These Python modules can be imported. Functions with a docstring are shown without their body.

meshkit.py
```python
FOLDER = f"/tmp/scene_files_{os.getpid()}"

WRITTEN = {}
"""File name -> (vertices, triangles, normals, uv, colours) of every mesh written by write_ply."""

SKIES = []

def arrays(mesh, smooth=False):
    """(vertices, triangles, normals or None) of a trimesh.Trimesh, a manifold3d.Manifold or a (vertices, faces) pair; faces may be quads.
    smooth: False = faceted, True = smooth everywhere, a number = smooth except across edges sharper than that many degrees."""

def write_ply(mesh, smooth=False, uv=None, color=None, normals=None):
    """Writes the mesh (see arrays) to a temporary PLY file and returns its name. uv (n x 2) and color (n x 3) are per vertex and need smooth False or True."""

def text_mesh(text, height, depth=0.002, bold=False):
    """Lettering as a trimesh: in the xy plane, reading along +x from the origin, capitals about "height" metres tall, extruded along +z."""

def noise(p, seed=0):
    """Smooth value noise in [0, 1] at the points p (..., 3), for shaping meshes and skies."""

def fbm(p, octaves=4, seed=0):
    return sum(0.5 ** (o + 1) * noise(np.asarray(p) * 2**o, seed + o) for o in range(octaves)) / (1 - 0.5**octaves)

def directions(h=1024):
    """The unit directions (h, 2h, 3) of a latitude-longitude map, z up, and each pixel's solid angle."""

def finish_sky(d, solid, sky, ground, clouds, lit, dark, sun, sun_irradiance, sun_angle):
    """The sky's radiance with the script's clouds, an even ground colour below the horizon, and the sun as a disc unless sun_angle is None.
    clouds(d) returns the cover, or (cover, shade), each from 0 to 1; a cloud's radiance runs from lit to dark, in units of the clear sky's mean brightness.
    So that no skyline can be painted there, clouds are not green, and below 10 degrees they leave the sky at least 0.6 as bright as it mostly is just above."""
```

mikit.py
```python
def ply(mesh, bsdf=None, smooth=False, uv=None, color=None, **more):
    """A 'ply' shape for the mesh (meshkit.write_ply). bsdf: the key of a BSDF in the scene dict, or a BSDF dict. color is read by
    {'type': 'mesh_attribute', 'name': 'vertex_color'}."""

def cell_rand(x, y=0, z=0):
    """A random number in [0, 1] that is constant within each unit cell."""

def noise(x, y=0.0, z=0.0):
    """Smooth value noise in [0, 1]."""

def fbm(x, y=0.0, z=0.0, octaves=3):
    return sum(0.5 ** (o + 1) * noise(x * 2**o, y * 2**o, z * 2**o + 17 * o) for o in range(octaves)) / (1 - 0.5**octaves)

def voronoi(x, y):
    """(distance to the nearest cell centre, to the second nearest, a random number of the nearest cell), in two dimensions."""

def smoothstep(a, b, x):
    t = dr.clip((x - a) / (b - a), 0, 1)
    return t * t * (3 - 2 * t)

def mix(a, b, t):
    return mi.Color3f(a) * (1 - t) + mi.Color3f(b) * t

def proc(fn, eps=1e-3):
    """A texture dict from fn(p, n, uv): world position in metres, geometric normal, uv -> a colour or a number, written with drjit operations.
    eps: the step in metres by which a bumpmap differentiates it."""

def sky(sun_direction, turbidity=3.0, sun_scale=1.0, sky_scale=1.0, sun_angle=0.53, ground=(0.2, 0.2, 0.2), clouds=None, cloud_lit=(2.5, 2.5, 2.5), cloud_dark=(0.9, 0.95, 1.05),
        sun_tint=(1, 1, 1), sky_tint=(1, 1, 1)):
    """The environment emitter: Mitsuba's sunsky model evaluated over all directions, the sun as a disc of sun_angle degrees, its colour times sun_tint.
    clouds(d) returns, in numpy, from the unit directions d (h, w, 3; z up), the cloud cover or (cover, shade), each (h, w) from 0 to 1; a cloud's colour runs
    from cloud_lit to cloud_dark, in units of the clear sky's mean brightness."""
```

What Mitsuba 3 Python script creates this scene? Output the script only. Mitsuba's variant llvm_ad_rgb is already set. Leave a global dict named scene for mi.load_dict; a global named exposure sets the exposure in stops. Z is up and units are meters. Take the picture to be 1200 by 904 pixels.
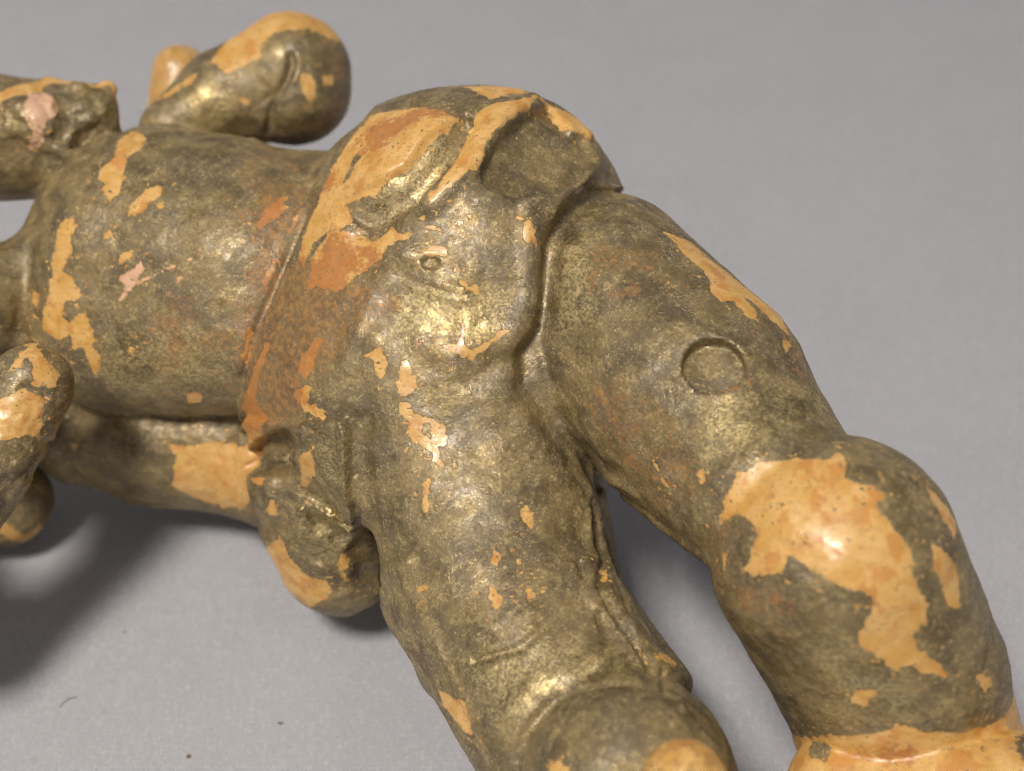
import math, random
import numpy as np
import drjit as dr
import mitsuba as mi
import meshkit
from scipy import ndimage
import mikit
import trimesh
from mikit import noise, fbm, cell_rand, smoothstep, mix, proc

T = mi.ScalarTransform4f
random.seed(7)
rng = np.random.default_rng(7)
scene, labels = {}, {}
exposure = 1.12

# ---------------------------------------------------------------- camera and light
scene["camera"] = {"type": "thinlens", "fov": 40.0, "fov_axis": "x", "near_clip": 0.01, "far_clip": 20.0, "aperture_radius": 0.0026, "focus_distance": 0.328,
    "to_world": T().look_at(origin=[0, 0, 0.330], target=[0, 1, -0.670], up=[0, 0, 1])}


def lamp(key, at, target, w, h, radiance):
    scene[key] = {"type": "rectangle", "to_world": T().look_at(origin=at, target=target, up=[0, 1, 0.1]) @ T().scale([w / 2, h / 2, 1]),
        "emitter": {"type": "area", "radiance": {"type": "rgb", "value": radiance}}}


labels["ceiling_lamp"] = {"label": "square white studio lamp above the grey paper", "category": "lamp"}
lamp("ceiling_lamp", [-0.36, -0.30, 1.36], [0, 0.25, 0.05], 0.27, 0.27, [40.5, 37.6, 33.8])
scene["room_light"] = {"type": "constant", "radiance": {"type": "rgb", "value": [0.098, 0.095, 0.098]}}

FORMS = [
    ('body','torso',8,[(-97.5,307.7,69.2,41.0), (-82.9,302.4,72.4,38.0), (-71.2,297.3,74.3,35.8), (-47.7,298.1,72.3,36.2)]),
    ('body','torso',12,[(-113.0,283.8,65.1,18.4), (-92.7,278.3,68.1,17.6), (-68.1,271.5,72.6,15.0)]),
    ('body','torso',6,[(-115.1,328.2,81.2,13.6), (-130.5,333.6,89.4,12.3)]),
    ('body','neck',5,[(-129.9,335.4,94.1,16.2), (-160.1,333.3,97.6,19.4)]),
    ('body','neck',2,[(-119.1,336.6,102.3,9.2), (-115.0,341.4,107.1,2.9)]),
    ('body','neck',2,[(-128.0,341.5,103.0,6.8), (-131.7,344.3,105.8,3.4)]),
    ('body','neck',2,[(-122.6,338.4,105.6,5.3)]),
    ('body','neck',2,[(-128.4,328.0,103.6,9.0), (-137.9,328.0,103.6,9.5)]),
    ('body','torso',5,[(-117.1,298.4,71.2,20.3), (-136.5,291.3,72.6,15.8), (-155.7,276.1,80.0,15.8)]),
    ('body','neck',6,[(-208.7,327.8,92.1,41.2)]),
    ('body','rthigh',6,[(20.1,269.1,90.0,29.7), (43.0,233.9,91.5,27.6), (57.3,203.5,92.3,21.4)]),
    ('body','hips',20,[(-20.3,240.9,73.1,18.8), (-8.9,199.9,57.6,17.0), (8.3,164.9,53.7,15.1)]),
    ('body','hips',20,[(0.0,243.2,75.4,18.8), (3.7,204.0,58.8,17.1), (21.3,171.4,57.3,14.9)]),
    ('body','flank',4,[(15.8,253.7,40.7,8.9), (19.7,236.8,32.2,7.8), (23.0,224.5,29.8,6.3), (26.8,212.0,30.1,6.1), (34.4,188.5,40.5,7.0)]),
    ('body','flank',4,[(-22.0,214.3,40.9,8.2), (-14.0,196.0,39.5,7.9), (-3.0,178.1,41.4,7.6), (7.7,163.8,44.0,7.7)]),
    ('body','hips',10,[(14.2,246.6,59.0,10.7)]),
    ('back','back',4,[(-125.0,277.3,30.3,13.4), (-103.9,278.5,31.5,20.8), (-74.2,278.0,31.0,23.3), (-44.7,277.3,28.9,16.4)]),
    ('loincloth','hips',20,[(-25.0,297.0,86.8,34.3), (-43.3,270.2,68.5,26.5)]),
    ('loincloth','hips',20,[(-6.7,288.0,97.6,35.3)]),
    ('loincloth','hips',24,[(-8.8,265.5,80.7,30.9), (-22.3,263.7,73.3,33.5)]),
    ('loincloth','hips',5,[(-51.3,245.8,51.1,14.4), (-45.1,238.7,29.9,13.4)]),
    ('arm','arm',5,[(-100.7,346.9,90.0,9.1), (-85.7,356.9,95.7,12.7), (-66.8,363.3,99.3,16.8)]),
    ('arm','arm',6,[(-88.7,353.3,92.2,10.1), (-70.1,358.6,94.6,14.8)]),
    ('arm','arm',4,[(-65.0,363.1,99.1,16.3), (-63.7,359.0,95.0,15.3)]),
    ('arm_001','arm2',5,[(-149.7,203.0,55.0,12.3), (-130.4,227.3,70.8,10.9), (-118.0,244.7,85.3,10.1)]),
    ('arm_001','arm2',5,[(-155.7,276.1,80.0,15.8), (-179.4,232.6,64.8,14.1), (-149.7,203.0,55.0,12.3)]),
    ('arm_001','arm2',6,[(-143.9,249.9,79.2,14.2), (-126.0,239.6,76.0,9.3)]),  # extra forearm bulk, mostly unseen, added to close the gap in the arm shadow
    ('thumb','thumb',2,[(-110.3,405.9,71.2,9.7), (-112.6,395.2,60.6,9.7)]),
    ('base','base',3,[(-147.3,265.2,18.2,13.9), (-163.3,265.2,18.2,14.8)]),
    ('lower_leg','rleg',6,[(69.2,187.4,90.3,26.6), (83.8,175.4,64.1,24.8), (93.4,166.8,38.6,24.8)]),
    ('foot','rfoot',6,[(70.5,152.3,55.2,11.4), (90.1,149.6,59.6,12.4), (124.0,145.9,62.9,13.5)]),
    ('foot','rfoot',6,[(81.9,148.2,34.2,18.1), (118.0,143.5,43.6,17.5)]),
    ('lower_leg_001','lleg',6,[(24.5,148.1,63.7,21.9), (32.5,141.8,39.1,20.8)]),
    ('foot_001','lfoot',4,[(33.2,137.5,84.2,8.5), (34.1,134.6,46.0,15.3)]),
]
STROKES = [
    (-0.9,1.0,[[-42.6,309.1,115.8],[-45.8,295.7,116.7],[-49.3,291.0,112.1],[-55.4,277.3,102.9],[-63.9,262.9,89.7],[-69.0,255.7,76.5]]),
    (0.22,1.2,[[52.4,219.1,116.1],[51.4,215.9,115.8],[49.4,213.5,115.4],[46.7,212.3,114.9],[43.7,212.6,114.3],[40.8,214.1,113.9],[38.4,216.4,114.0],[36.8,219.0,114.7],[36.3,221.6,115.8],[37.0,224.1,116.9],[38.9,226.0,117.9],[41.6,227.1,118.5],[44.8,227.4,118.6],[47.9,226.7,118.1],[50.5,225.1,117.3],[52.1,222.5,116.5],[52.4,219.1,116.1]]),
    (-5.0,7,[[6.7,285.0,129.5],[9.3,280.7,127.5],[2.4,272.6,127.7]]),
    (2.0,1.6,[[19.0,297.0,122.4],[20.5,289.2,121.4],[17.4,276.3,123.9],[11.2,268.2,124.9],[4.0,264.6,126.2]]),
    (-2.0,4,[[26.0,290.0,115.6],[18.6,272.6,119.5],[14.3,265.8,119.1]]),
    (3.2,2.8,[[5.4,300.6,130.7],[-3.1,284.8,134.7],[-8.5,273.9,132.5],[-14.1,267.9,129.4],[-19.1,264.4,126.3]]),
    (-2.6,3.0,[[-10.7,285.0,133.3],[-16.3,274.1,129.8],[-23.3,267.7,124.6],[-34.7,264.9,118.3]]),
    (2.0,5,[[-20.7,285.1,133.2],[-30.8,274.2,126.0],[-41.5,270.1,116.3]]),
    (1.2,2.4,[[0.0,303.7,131.1],[12.1,306.1,124.4],[19.5,297.6,122.0]]),
    (1.2,3,[[-8.0,264.2,128.0],[2.0,264.7,126.9],[10.1,265.1,123.8]]),
    (-3.0,2.4,[[27.3,283.1,115.2],[18.8,277.7,120.3],[11.8,266.8,120.9],[8.1,258.8,117.5],[7.8,250.4,111.5],[6.8,243.8,106.1],[2.4,238.3,103.0],[2.6,232.8,97.8],[8.0,228.2,91.6],[14.5,223.6,84.2]]),
    (1.3,2.6,[[4.4,259.1,122.4],[4.0,247.9,113.6],[2.4,241.4,108.8],[-1.0,236.3,105.4]]),
    (-1.5,3,[[3.0,229.8,97.9],[10.0,227.2,89.2],[18.5,224.4,75.7]]),
    (-2.4,2.2,[[-35.4,227.7,91.0],[-35.0,221.8,83.2],[-33.3,214.3,73.5],[-32.3,211.1,70.3]]),
    (-1.6,1.0,[[-54.4,230.9,63.5],[-46.8,227.1,61.4],[-36.2,217.5,65.1]]),
    (-4.0,1.6,[[-65.0,243.1,57.6],[-60.5,238.7,61.4],[-52.7,230.9,69.9]]),
    (-3.2,3.6,[[-59.5,242.3,66.3],[-54.0,233.0,78.8]]),
    (1.6,2.2,[[-49.9,231.3,84.8],[-49.9,229.1,78.2],[-52.0,230.5,67.2]]),
    (1.3,1.4,[[-69.3,255.6,46.9],[-58.6,239.6,64.0],[-52.1,230.5,74.8]]),
    (-1.2,0.9,[[-58.5,237.0,76.3],[-53.1,231.6,76.1]]),
    (-1.2,0.9,[[-56.2,235.6,80.2],[-51.5,231.3,81.2]]),
    (1.8,2.4,[[-48.0,225.0,51.2],[-45.3,223.5,45.5],[-47.2,222.5,42.6]]),
    (1.6,1.8,[[-42.6,224.7,47.5],[-41.7,222.5,40.4]]),
    (-1.6,1.2,[[-49.8,223.1,44.3],[-44.9,222.1,40.9],[-43.8,220.4,35.2]]),
    (-1.2,1.0,[[-42.0,221.8,77.1],[-32.3,236.0,40.6],[-36.8,221.6,79.8]]),
    (1.6,2.4,[[-53.5,227.0,58.2],[-52.8,224.9,50.0]]),
    (1.2,2,[[-45.2,226.0,81.5],[-44.2,223.7,76.1]]),
    (-1.0,1.6,[[-50.0,226.5,58.8],[-47.3,225.6,53.9]]),
    (1.0,1.4,[[-51.3,225.6,53.3],[-49.4,224.5,49.7]]),
    (-1.5,1.2,[[-52.9,229.8,62.1],[-54.5,226.7,56.6],[-56.7,225.3,46.6]]),
    (1.6,2.0,[[-60.7,233.0,61.1],[-60.2,229.7,55.0]]),
    (-5.0,4.2,[[-33.5,213.0,60.6],[-28.7,232.9,26.8],[-38.1,222.2,36.5]]),
    (2.0,2,[[-31.4,210.7,46.4],[-27.3,200.1,69.6],[-23.8,198.8,73.7]]),
    (1.2,2,[[-44.0,223.7,45.3],[-43.5,221.6,39.0]]),
    (1.0,1.2,[[-31.9,210.0,69.8],[-22.4,191.5,70.7],[-14.3,175.1,66.2],[-6.6,160.8,63.5]]),
    (1.2,4,[[-24.1,255.4,117.8],[-11.9,246.8,114.6]]),
    (0.7,3,[[0.0,240.7,108.9],[-7.9,236.6,106.5],[-15.8,236.1,105.1],[-20.8,238.3,105.8]]),
    (0.5,2.2,[[-10.3,241.1,110.4],[-11.8,236.0,105.8],[-15.8,230.5,100.0]]),
    (0.6,3,[[-32.0,240.5,104.2],[-25.8,234.6,101.6]]),
    (-0.6,3,[[-2.0,234.8,104.2],[-7.9,231.5,101.8]]),
    (0.9,2.5,[[-26.1,256.0,117.2],[-32.2,250.8,111.1],[-40.3,238.0,98.2]]),
    (2.3,1.3,[[24.3,247.9,42.4],[27.8,216.4,75.8],[34.9,205.1,79.0],[42.2,189.0,87.9]]),
    (1.8,3,[[19.5,198.6,74.0],[21.3,188.2,75.1],[25.3,181.0,74.0]]),
    (1.5,3,[[31.7,175.4,70.8],[35.8,175.4,65.8]]),
    (1.3,1.2,[[18.0,211.9,76.3],[18.0,200.5,74.8],[17.1,189.1,77.0],[22.7,180.0,75.5],[27.9,171.1,73.9]]),
    (-3.5,1.5,[[20.8,206.2,70.8],[19.8,190.2,75.6],[23.9,180.4,74.9]]),
    (-4.0,1.6,[[19.7,213.8,74.0],[20.4,206.9,71.4]]),
    (1.8,1.0,[[30.1,212.9,77.0],[34.9,205.1,79.0],[39.7,198.2,80.0]]),
    (1.6,1.1,[[17.0,197.0,76.1],[17.0,186.7,77.2],[18.8,184.3,76.7]]),
    (-2.5,1.2,[[25.1,178.4,74.5],[28.0,172.9,73.8],[30.6,168.5,74.0]]),
    (1.4,1.0,[[26.4,177.2,74.0],[30.1,170.6,72.7]]),
    (-2.0,1.3,[[19.6,182.6,76.5],[20.7,177.1,76.4]]),
    (-1.4,0.9,[[15.4,196.2,77.1],[17.1,189.1,77.0]]),
    (1.5,1.3,[[21.7,207.8,68.7],[22.8,199.5,70.4]]),
    (-1.3,1.0,[[25.0,190.8,71.7],[26.1,184.1,72.8]]),
    (1.8,1.6,[[26.7,181.7,72.9],[29.0,176.4,72.5]]),
    (-2.2,1.0,[[29.8,171.8,72.9],[28.3,162.8,80.0]]),
    (-1.6,0.8,[[32.3,170.8,71.1],[31.1,158.6,81.8]]),
    (1.2,1.2,[[35.3,170.9,67.7],[34.7,155.8,81.5]]),
    (-2.6,2.2,[[9.6,226.2,90.2],[11.0,222.7,88.2]]),
    (-1.6,2.5,[[18.0,221.8,86.2],[20.9,218.3,84.7],[23.9,213.7,87.5]]),
    (1.4,1.6,[[12.1,228.3,88.0],[14.5,226.9,86.0]]),
    (-1.2,1.2,[[13.6,219.6,84.2],[18.1,217.2,77.8]]),
    (1.0,1.2,[[21.7,236.3,60.6],[24.2,214.9,83.1],[28.2,209.3,85.5]]),
    (-1.1,1.0,[[-8.3,173.9,71.4],[1.8,174.0,76.1],[10.2,181.2,78.4]]),
    (0.5,1.0,[[-14.2,182.5,71.9],[-9.4,182.0,74.8],[-4.6,179.1,75.7]]),
    (-0.5,0.9,[[-14.2,180.9,70.9],[-9.4,180.3,74.0],[-4.6,177.3,75.1]]),
    (-1.2,1.2,[[1.3,153.8,64.9],[3.2,157.7,69.3],[9.0,162.4,73.7],[18.1,162.9,79.2],[28.1,160.7,81.4],[36.3,156.7,80.1],[40.2,152.1,78.5]]),
    (1.0,4,[[-2.7,160.5,67.3],[7.2,166.4,74.6],[20.0,169.7,76.0],[31.2,170.3,71.9]]),
    (-1.8,0.7,[[-68.1,345.0,103.6],[-71.8,344.5,101.6]]),
    (-3.2,0.85,[[-63.3,351.4,112.0],[-62.8,350.0,110.3],[-64.1,347.5,107.4],[-66.9,344.8,103.4],[-69.4,343.7,99.5],[-70.5,343.3,94.5],[-71.9,344.2,90.0]]),
    (2.8,2.4,[[-134.7,326.0,112.7],[-130.1,322.0,110.5]]),
    (-3.2,1.8,[[-124.0,328.9,111.4],[-121.8,324.3,108.4],[-123.8,320.6,105.9]]),
    (2.6,2.0,[[-119.4,331.4,109.1],[-117.5,328.4,106.1]]),
    (-2.6,1.4,[[-122.6,336.7,110.7],[-120.5,332.6,109.5]]),
    (2.4,2.2,[[-124.8,320.1,101.2],[-114.8,311.5,106.2]]),
    (-2.6,1.6,[[-135.3,318.7,104.9],[-129.7,319.3,99.7],[-120.2,311.9,103.1]]),
    (1.6,1.6,[[-116.6,335.8,109.0],[-114.1,332.9,106.5]]),
    (-2.6,1.2,[[-116.9,327.8,103.7],[-112.1,324.9,103.4]]),
    (-2.2,1.6,[[-109.7,334.8,98.9],[-108.4,315.8,107.9],[-112.6,314.8,106.6]]),
    (-1.5,2.5,[[-128.0,290.6,91.4],[-128.7,282.7,86.3],[-130.8,274.7,75.2]]),
    (-1.2,2.5,[[-128.8,300.8,94.8],[-117.8,296.0,102.8]]),
    (-1.3,1.3,[[-116.2,237.2,91.9],[-112.7,237.4,89.7],[-124.6,277.0,44.2]]),
    (-1.4,1.2,[[-125.0,273.7,43.4],[-114.0,232.6,77.4],[-119.1,224.5,74.1],[-122.2,219.3,70.6]]),
    (1.2,1.2,[[-123.1,272.2,43.6],[-130.1,267.3,37.6],[-118.8,225.2,70.8]]),
    (-2,2,[[-122.5,219.6,67.1],[-121.6,221.1,74.8]]),
]
RAISED = [
    (2.0,0.45,60,[[-15.6,256.5,96.3],[-0.0,-0.707,0.707],[[-39.5,291.5,131.3],[-44.5,293.9,118.1],[-47.7,288.8,113.8],[-53.9,276.1,103.3],[-62.5,262.2,89.7],[-68.3,255.5,75.1],[-74.2,264.0,50.2],[-75.7,220.1,59.9],[-56.8,193.3,33.2],[-21.0,163.6,3.5],[63.1,163.6,3.5],[46.3,193.3,33.2],[29.4,208.2,48.1],[23.9,241.3,41.1],[16.3,224.5,80.2],[8.0,228.2,91.1],[2.0,232.7,97.9],[1.6,238.4,103.4],[6.0,244.1,106.3],[7.0,250.4,111.4],[7.1,258.5,117.8],[11.2,266.9,121.4],[18.8,278.3,120.4],[25.7,280.2,120.0],[33.6,281.8,121.6],[35.7,290.0,129.8],[8.4,303.4,143.2],[-35.7,297.4,137.3]]]),
    (-1.0,0.35,5,[[-18.5,253.9,116.1],[-0.24799999594688416,-0.6019999980926514,0.7590000033378601],[[-16.4,253.6,116.3],[-16.7,252.9,115.9],[-17.4,252.6,115.4],[-18.4,252.6,115.1],[-19.5,253.0,115.1],[-20.2,253.6,115.3],[-20.5,254.3,115.8],[-20.2,255.0,116.2],[-19.5,255.3,116.8],[-18.5,255.2,117.1],[-17.5,254.9,117.1],[-16.7,254.3,116.8]]]),
    (-2.6,1.3,14,[[6.5,283.1,126.0],[0.41999998688697815,-0.1120000034570694,0.9010000228881836],[[2.5,291.9,131.5],[8.7,301.9,126.2],[14.5,293.7,125.2],[19.9,297.8,118.7],[19.7,284.6,120.9],[14.0,274.0,123.1],[4.5,267.9,125.5],[-6.0,267.2,127.2],[-8.1,271.4,129.3],[-4.7,280.3,132.1]]]),
    (-1.6,0.8,14,[[-23.5,276.9,125.7],[-0.33000001311302185,-0.28200000524520874,0.9010000228881836],[[-10.8,288.9,133.0],[-8.9,285.4,133.0],[-14.1,275.3,130.2],[-20.1,267.6,125.4],[-32.8,265.7,117.2],[-39.6,270.4,115.0],[-41.2,276.1,116.3],[-33.1,273.9,121.6],[-24.6,274.9,127.0],[-19.6,281.5,130.8],[-13.5,286.5,132.7]]]),
    (2.4,0.35,30,[[-51.5,239.0,64.5],[-0.4950000047683716,-0.8240000009536743,0.2750000059604645],[[-78.9,260.8,46.8],[-66.6,254.0,66.6],[-53.6,239.7,79.5],[-38.0,231.3,89.5],[-37.0,229.0,87.2],[-36.9,224.8,79.8],[-35.9,221.5,64.8],[-37.1,233.6,42.6],[-35.4,219.0,33.5],[-45.9,218.9,14.5],[-68.1,232.5,15.2],[-79.6,256.0,23.5]]]),
    (1.3,0.45,30,[[-44.3,233.5,49.7],[0.3930000066757202,-0.8109999895095825,0.4320000112056732],[[-55.3,234.3,58.9],[-47.9,232.2,54.7],[-38.3,233.4,44.7],[-35.9,234.1,40.7],[-34.9,226.2,27.5],[-45.3,216.3,18.3],[-65.6,216.4,36.9],[-59.4,227.1,51.4]]]),
    (-3.4,0.4,9,[[-58.6,243.6,63.4],[-0.5889999866485596,-0.7289999723434448,0.3490000069141388],[[-63.1,249.0,62.8],[-53.9,239.2,76.8],[-52.6,237.4,72.8],[-54.0,237.7,64.2],[-59.8,239.3,60.8],[-68.1,258.8,43.1]]]),
    (0.5,0.35,14,[[-62.6,336.6,105.6],[-0.019999999552965164,-0.8050000071525574,0.5929999947547913],[[-64.2,357.3,115.6],[-62.3,350.1,110.3],[-63.6,347.4,107.1],[-66.4,344.7,103.2],[-69.0,343.6,99.3],[-70.0,343.2,94.2],[-72.4,346.2,86.1],[-60.9,304.6,108.9],[-34.1,292.3,125.7],[-40.5,349.0,123.2]]]),
]
HOLES = [
    ([44.2,220.0,116.6],[-0.07500000298023224,-0.2540000081062317,0.9639999866485596],6.9,3.4),
]
ROUGH = [
    ([-58.5,240.7,65.4],8,1.5),
    ([-46.4,227.6,82.9],8,0.9),
    ([-45.9,226.7,58.5],11,1.5),
    ([-43.9,222.0,40.3],10,1.3),
    ([-31.9,212.1,46.3],9,1.2),
    ([-125.8,324.6,111.5],20,1.8),
    ([-114.4,332.0,106.5],11,1.6),
    ([20.1,212.2,72.8],8,1.4),
    ([19.6,192.8,75.3],8,1.5),
    ([26.0,177.5,74.2],9,1.5),
    ([35.6,173.6,66.9],9,1.4),
    ([32.2,208.3,79.3],6,1.2),
    ([39.2,198.5,80.2],6,1.2),
    ([10.0,223.9,89.8],9,0.9),
    ([-115.4,230.4,79.8],10,1.4),
    ([-120.9,221.7,74.1],10,1.4),
    ([-93.7,263.6,47.2],16,0.7),
    ([-68.9,343.1,99.1],9,0.8),
    ([-64.5,243.2,72.2],6,1.2),
]
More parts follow.
